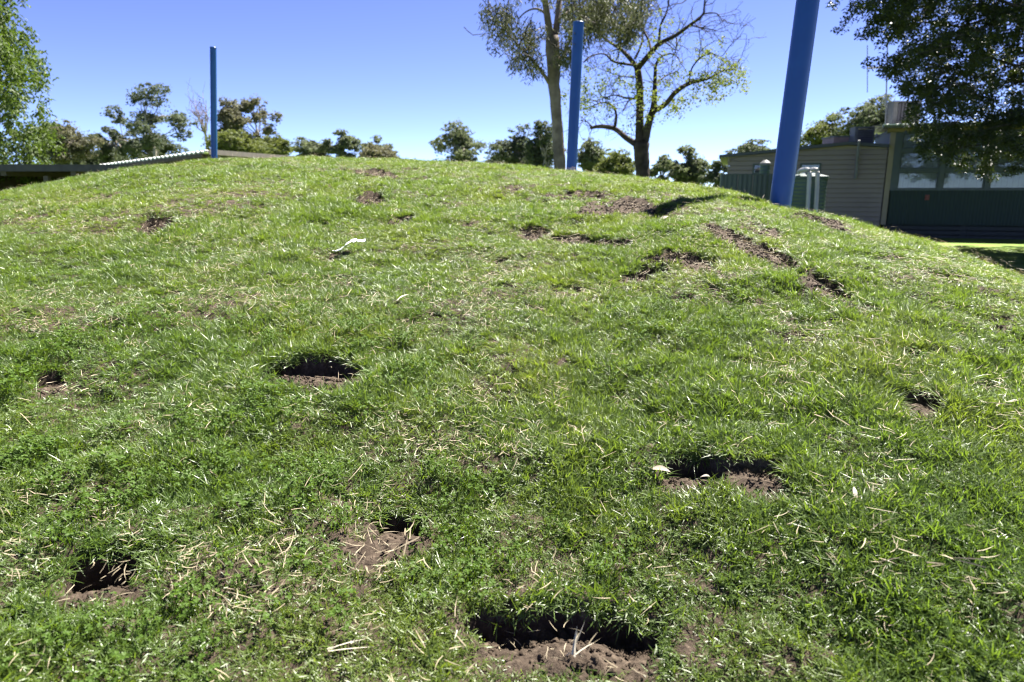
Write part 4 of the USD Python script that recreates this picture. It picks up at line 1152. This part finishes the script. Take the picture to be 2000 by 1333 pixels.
put('inner_wall', cat_mesh([bx(lu + .02, lu + 0.10, 0.035, 6, 0.3, zl), bx(lu + .1, RE, 0.035, 0.1, 0.3, zl), bx(lu + .1, RE, 5.9, 6.0, 0, zl), bx(RE - .1, RE, 0.1, 5.9, 0, zl + .3)]), M['board'], t)
put('gable_panel', (np.array([[lu, w_, zl] if q == 0 else ([apx, w_, za_ - .004] if q == 1 else ([RE, w_, za_ - sl * (RE - apx) - .004] if q == 2 else [RE, w_, zl])) for w_ in (0.032, 0.10) for q in range(4)]), np.array([[0, 3, 2, 1], [4, 5, 6, 7], [0, 1, 5, 4], [1, 2, 6, 5], [2, 3, 7, 6], [3, 0, 4, 7]])), M['board'], t)
th = 0.10
rv = []
zR = za_ - sl * (RE - apx)
for w_ in (-0.25, 6.2):
    rv += [[xe, w_, zl + sl * (xe - lu)], [apx, w_, za_], [RE, w_, zR], [RE, w_, zR + th], [apx, w_, za_ + th], [xe, w_, zl + sl * (xe - lu) + th]]
rv = np.array(rv)
rf = np.vstack([[0, 1, 4, 5], [1, 2, 3, 4], [7, 6, 11, 10], [8, 7, 10, 9]] + [[k, k + 6, (k + 1) % 6 + 6, (k + 1) % 6] for k in range(6)])
put('roof', (rv, rf), M['trim'], t)
put('corner_trim', bx(lu - 0.05, lu, -0.04, 0.04, 0.3, zl), M['board'], t)
for (p0, p1, q0, q1) in ((1469, 1500, 320, 340), (1560, 1604, 319, 350)):
    (A0, A2_), (B0, B2_) = wall_uz(p0, q1), wall_uz(p1, q0)
    w = put('window', cat_mesh([bx(A0, A0 + .06, -.05, .02, A2_, B2_), bx(B0 - .06, B0, -.05, .02, A2_, B2_), bx(A0 + .06, B0 - .06, -.048, .02, B2_ - .06, B2_), bx(A0 + .06, B0 - .06, -.048, .02, A2_, A2_ + .06)]), M['fence'], t)
    put('backing', bx(A0 + .06, B0 - .06, -.033, -.030, A2_ + .06, B2_ - .06), M['louvre'] if p0 < 1500 else M['blind'], w)
    put('pane', bx(A0 + .06, B0 - .06, -.044, -.038, A2_ + .06, B2_ - .06), M['glass'], w)
pv = [wall_uz(px, py) for px, py in ((1675, 276), (1673, 300), (1671, 335), (1669.5, 350))]
put('vent_pipe', tube(np.array([[a, -0.32 if k == 0 else -0.30 + 0.07 * min(k, 3), b_, 0.045] for k, (a, b_) in enumerate(pv)]), 8), M['coolgrey'], t, smooth=40)
put('base_skirt', bx(lu + 0.05, RE, 0.0, 0.03, -0.1, 0.37), M['plinth'], t)
YW = 24.2

for nm, p0, p1, q0, q1, dd, mt, lab in (('roof_cooler', 1673, 1709, 251, 285, 0.5, 'louvre', 'roof cooler with a dark face and pale frame at the top of the weatherboard roof'),
                                        ('roof_vent', 1627, 1663, 266, 286, 0.9, 'rust', 'low brownish box on the weatherboard roof left of the dark cooler')):
    A_, B_ = at(p0, q1, YW + dd), at(p1, q0, YW + dd)
    W_, H_ = B_[0] - A_[0], B_[2] - A_[2]
    t = thing(nm, lab, 'cooler' if nm == 'roof_cooler' else 'roof box', None, A_)
    if nm == 'roof_cooler':
        obj('case', cat_mesh([bx(-.10, 0.0, 0, .4, -.3, H_), bx(W_ - .06, W_, 0, .4, -.3, H_), bx(0.0, W_ - .06, 0.06, .4, -.3, H_ - .06), bx(-.10, W_, -.004, .4, H_, H_ + .05)]), M['coolgrey'], t)
        for q_ in range(7):
            obj('louvre', bx(0.004, W_ - .064, 0.0, 0.05, 0.02 + q_ * (H_ - .06) / 7, 0.02 + (q_ + .82) * (H_ - .06) / 7), M[mt], t)
        obj('bracket', tube(np.array([[W_ + 0.02, -0.05, 0.34, 0.07], [W_ + 0.14, -0.05, 0.30, 0.07]]), 8), M['white'], t)
    else:
        obj('case', bx(0, W_, 0, .9, -.3, H_ - .05), M[mt], t)
        obj('lid', bx(-.03, W_ + .03, -.03, .93, H_ - .05, H_), M['coolgrey'], t)
        obj('duct', bx(W_ + .031, W_ + .22, 0.1, .8, -.3, H_ - .08), M['coolgrey'], t)

# ------------------------------------------------------------------ green steel fence, tank, white pipes
YF = 20.5
f0 = at(1409, 340, YF)
t = thing('steel_fence', 'dark green steel panel fence before the weatherboard wall, left of the tall blue post', 'fence', None, (f0[0], YF, 0))
ztop = float(f0[2])
nP = 5
for k in range(nP):
    us = np.linspace(0, 0.42, 13); pr_ = np.where(np.arange(13) % 4 < 2, 0, -0.014)
    vv_ = np.concatenate([np.stack([us, pr_, us * 0 - .1], 1), np.stack([us, pr_, us * 0 + ztop - 0.03], 1), np.stack([us, pr_ + 0.004, us * 0 - .1], 1), np.stack([us, pr_ + 0.004, us * 0 + ztop - .03], 1)])
    q = np.arange(12)
    obj('panel', (vv_ + [0.06 + k * 0.44, 0, 0], np.vstack([np.stack([q, q + 1, 13 + q + 1, 13 + q], 1), np.stack([26 + q + 1, 26 + q, 39 + q, 39 + q + 1], 1)])), M['fence'], t)
obj('post', bx(-.02, .055, -.04, .04, -.1, ztop), M['fence'], t)
obj('top_rail', bx(.056, .06 + nP * .44, -.035, .03, ztop - .03, ztop), M['fence'], t)


def tank(px0, px1, pyt, Y, label, lid_white=False, name='water_tank', bottom=0.0):
    A_, B_ = at(px0, pyt, Y), at(px1, pyt, Y)
    R_ = (B_[0] - A_[0]) / 2; cx = (A_[0] + B_[0]) / 2; H_ = A_[2] - bottom
    t = thing(name, label, 'water tank' if name == 'water_tank' else 'vent', None, (cx, Y, bottom))
    nz, na_ = int(H_ / 0.022), 36
    zz = np.linspace(-.1, H_ - 0.08, nz)
    rad_ = R_ * 0.94 + 0.006 * np.sin(zz / 0.10 * 2 * np.pi)
    rings = [np.stack([r_ * np.cos(np.linspace(0, 2 * np.pi, na_, endpoint=False)), r_ * np.sin(np.linspace(0, 2 * np.pi, na_, endpoint=False)), np.full(na_, z_)], 1) for r_, z_ in zip(rad_, zz)]
    obj('body', loft(rings), M['tank'], t, smooth=40)
    prof = [(R_ * 0.93, H_ - 0.10), (R_ * 1.02, H_ - 0.09), (R_ * 1.02, H_ - 0.03), (R_ * 0.5, H_ + 0.04), (R_ * 0.2, H_ + 0.06)]
    rings = [np.stack([r_ * np.cos(np.linspace(0, 2 * np.pi, na_, endpoint=False)), r_ * np.sin(np.linspace(0, 2 * np.pi, na_, endpoint=False)), np.full(na_, z_)], 1) for r_, z_ in prof]
    obj('lid', loft(rings), M['tank'] if not lid_white else M['coolgrey'], t, smooth=40)
    return t


tank(1541, 1616, 343, 19.5, 'round dark green ribbed water tank behind the white pipes right of the tall blue post')
tank(1485, 1505, 317, 21.6, 'slim dark green cylinder tank rising behind the steel fence, its pale lid showing', True, bottom=0.0)

for k, (px, lab) in enumerate(((1580, 'left white plastic pipe bending into the water tank'), (1596, 'right white plastic pipe bending into the water tank'))):
    Yk = 18.6 + 0.2 * k
    pts = [at(px, 400, Yk) * [1, 1, 0] + [0, 0, -0.1], at(px - 1, 380, Yk), at(px + 0.5, 345, Yk), at(px + 0.7, 337, Yk)]
    hd = [at(px + 0.7, 337, Yk), at(px, 333, Yk), at(px - 4, 331.5, Yk + .05), at(px - 14, 333, Yk + 0.4), at(px - 20, 337, Yk + 0.7)]
    t = thing('white_pipe', lab, 'pipe', None, pts[0])
    o = pts[0]
    obj('upright', (lambda a: (a[0] - o, a[1]))(tube(smoother(np.array([np.r_[p, 0.055] for p in pts]), 8), 10)), M['white'], t, smooth=40)
    obj('elbow', (lambda a: (a[0] - o, a[1]))(tube(smoother(np.array([np.r_[p, 0.060] for p in hd]), 12), 10)), M['white'], t, smooth=40)
    obj('collar', (lambda a: (a[0] - o, a[1]))(tube(np.array([np.r_[at(px + 0.6, 345, Yk), 0.066], np.r_[at(px + 0.7, 340, Yk), 0.066]]), 10)), M['white'], t, smooth=40)

# ------------------------------------------------------------------ left: flat roofed shelter and long building with corrugated roof
YS = 15.0
s0, s1 = at(-160, 326, YS), at(335, 326, YS)
zt = float(at(100, 323, YS)[2])
t = thing('flat_shelter', 'flat roofed dark open shelter at the left edge behind the mound', 'shelter', None, (s1[0], YS, 0))
Lx = s1[0] - s0[0]
obj('roof', cat_mesh([bx(-Lx, 0, 0, 5.0, zt - 0.045, zt)]), M['roofdark'], t)
obj('fascia', bx(-Lx, 0, -0.03, -0.002, zt - 0.13, zt + 0.012), M['roofdark'], t)
obj('ceiling', bx(-Lx + .05, -.05, 0.05, 4.9, zt - 0.10, zt - 0.05), M['dark'], t)
obj('back_wall', bx(-Lx + .05, -.3, 4.7, 4.8, -.1, zt - 0.11), M['dark'], t)
obj('side_wall', bx(-Lx + .05, -Lx + .15, 0.1, 4.69, -.1, zt - 0.11), M['dark'], t)
for k in range(4):
    obj('beam', bx(-Lx + .2 + k * 1.5, -Lx + .32 + k * 1.5, 0.05, 4.6, zt - 0.22, zt - 0.102), M['dark'], t)
for k in range(3):
    obj('post', bx(-Lx + .4 + k * 2.2, -Lx + .5 + k * 2.2, 0.05, 0.15, -.1, zt - 0.223), M['dark'], t)

YL = 24.0
l0, l1, l2 = at(180, 326, YL + 4), at(398, 297, YL), at(640, 303, YL + 7.0)
zr = float(l1[2])
t = thing('long_building', 'long low building with bright corrugated roof edge behind the left of the mound', 'building', None, (l1[0], YL, 0))
o = np.array([l1[0], YL, 0.0])
l0, l1, l2 = l0 - o, l1 - o, l2 - o
ea = l0 - l1; eb = l2 - l1
eb2 = np.array([eb[0], eb[1], 0]); ea2 = np.array([ea[0], ea[1], 0])
z_lo, z_hi = float(l0[2]), zr
# roof: a sheet from the high eave (along eb) down to the low eave (along ea), corrugations run down the slope so its verge shows waves
nw = 90


def sheet(u0, u1, nn, dz):
    us = np.linspace(u0, u1, nn)
    w = 0.034 * np.sin(np.arange(nn) * np.pi / 1.5)
    A_ = np.stack([ea2[0] * us, ea2[1] * us, z_hi + (z_lo - z_hi) * us + w + dz], 1)
    return A_, A_ + eb2 * 1.0


A1, A2 = sheet(-0.02, 1.04, nw, 0.03)
B1, B2 = sheet(-0.02, 1.04, nw, -0.02)
vv_ = np.vstack([A1, A2, B2, B1]); k = np.arange(nw - 1)
obj('roof', (vv_, np.vstack([np.stack([s * nw + k, s * nw + k + 1, ((s + 1) % 4) * nw + k + 1, ((s + 1) % 4) * nw + k], 1) for s in range(4)])), M['roof'], t)


def wall(p, q, z0a, z1a, z0b, z1b, thick):
    d = unit(np.array([q[0] - p[0], q[1] - p[1], 0])); nrm = np.array([d[1], -d[0], 0])
    if nrm[1] > 0:
        nrm = -nrm
    v = np.array([[*p[:2], z0a], [*q[:2], z0b], [*q[:2], z1b], [*p[:2], z1a]], float)
    v = np.vstack([v, v - nrm * thick])
    return v, np.array([[0, 1, 2, 3], [5, 4, 7, 6], [3, 2, 6, 7], [0, 4, 5, 1], [1, 5, 6, 2], [4, 0, 3, 7]]), nrm


p_a, p_b = ea2 * 0.98 + eb2 * 0.02, ea2 * 0.01 + eb2 * 0.02
v, f, nA = wall(p_a, p_b, -.1, z_lo - .10, -.1, z_hi - .06, 0.1); obj('end_wall', (v, f), M['brownwall'], t)
v, f, nA = wall(p_a, p_b, z_lo - .17, z_lo - .02, z_hi - .17, z_hi - .035, 0.02); obj('verge_board', (v + nA * 0.14, f), M['brownwall'], t)
p_a, p_b = ea2 * 0.03 + eb2 * 0.03, eb2 * 0.99 + ea2 * .03
v, f, nB = wall(p_a, p_b, -.1, z_hi - .12, -.1, z_hi - .12, 0.1); obj('side_wall', (v, f), M['brownwall'], t)
v, f, nB = wall(ea2 * -.015, eb2 * 1.0 + ea2 * -.015, z_hi - .09, z_hi + .075, z_hi - .09, z_hi + .075, 0.03); obj('gutter', (v + nB * .14, f), M['fasciagrey'], t)
nbt = 26
for k in range(nbt):
    p = p_a + (p_b - p_a) * (0.02 + 0.96 * k / nbt); q = p + (p_b - p_a) / np.linalg.norm(p_b - p_a) * 0.07
    v, f, n_ = wall(p, q, 0.2, z_hi - .125, 0.2, z_hi - .125, 0.03)
    obj('batten', (v + n_ * 0.035, f), M['batten'], t)
print('done')
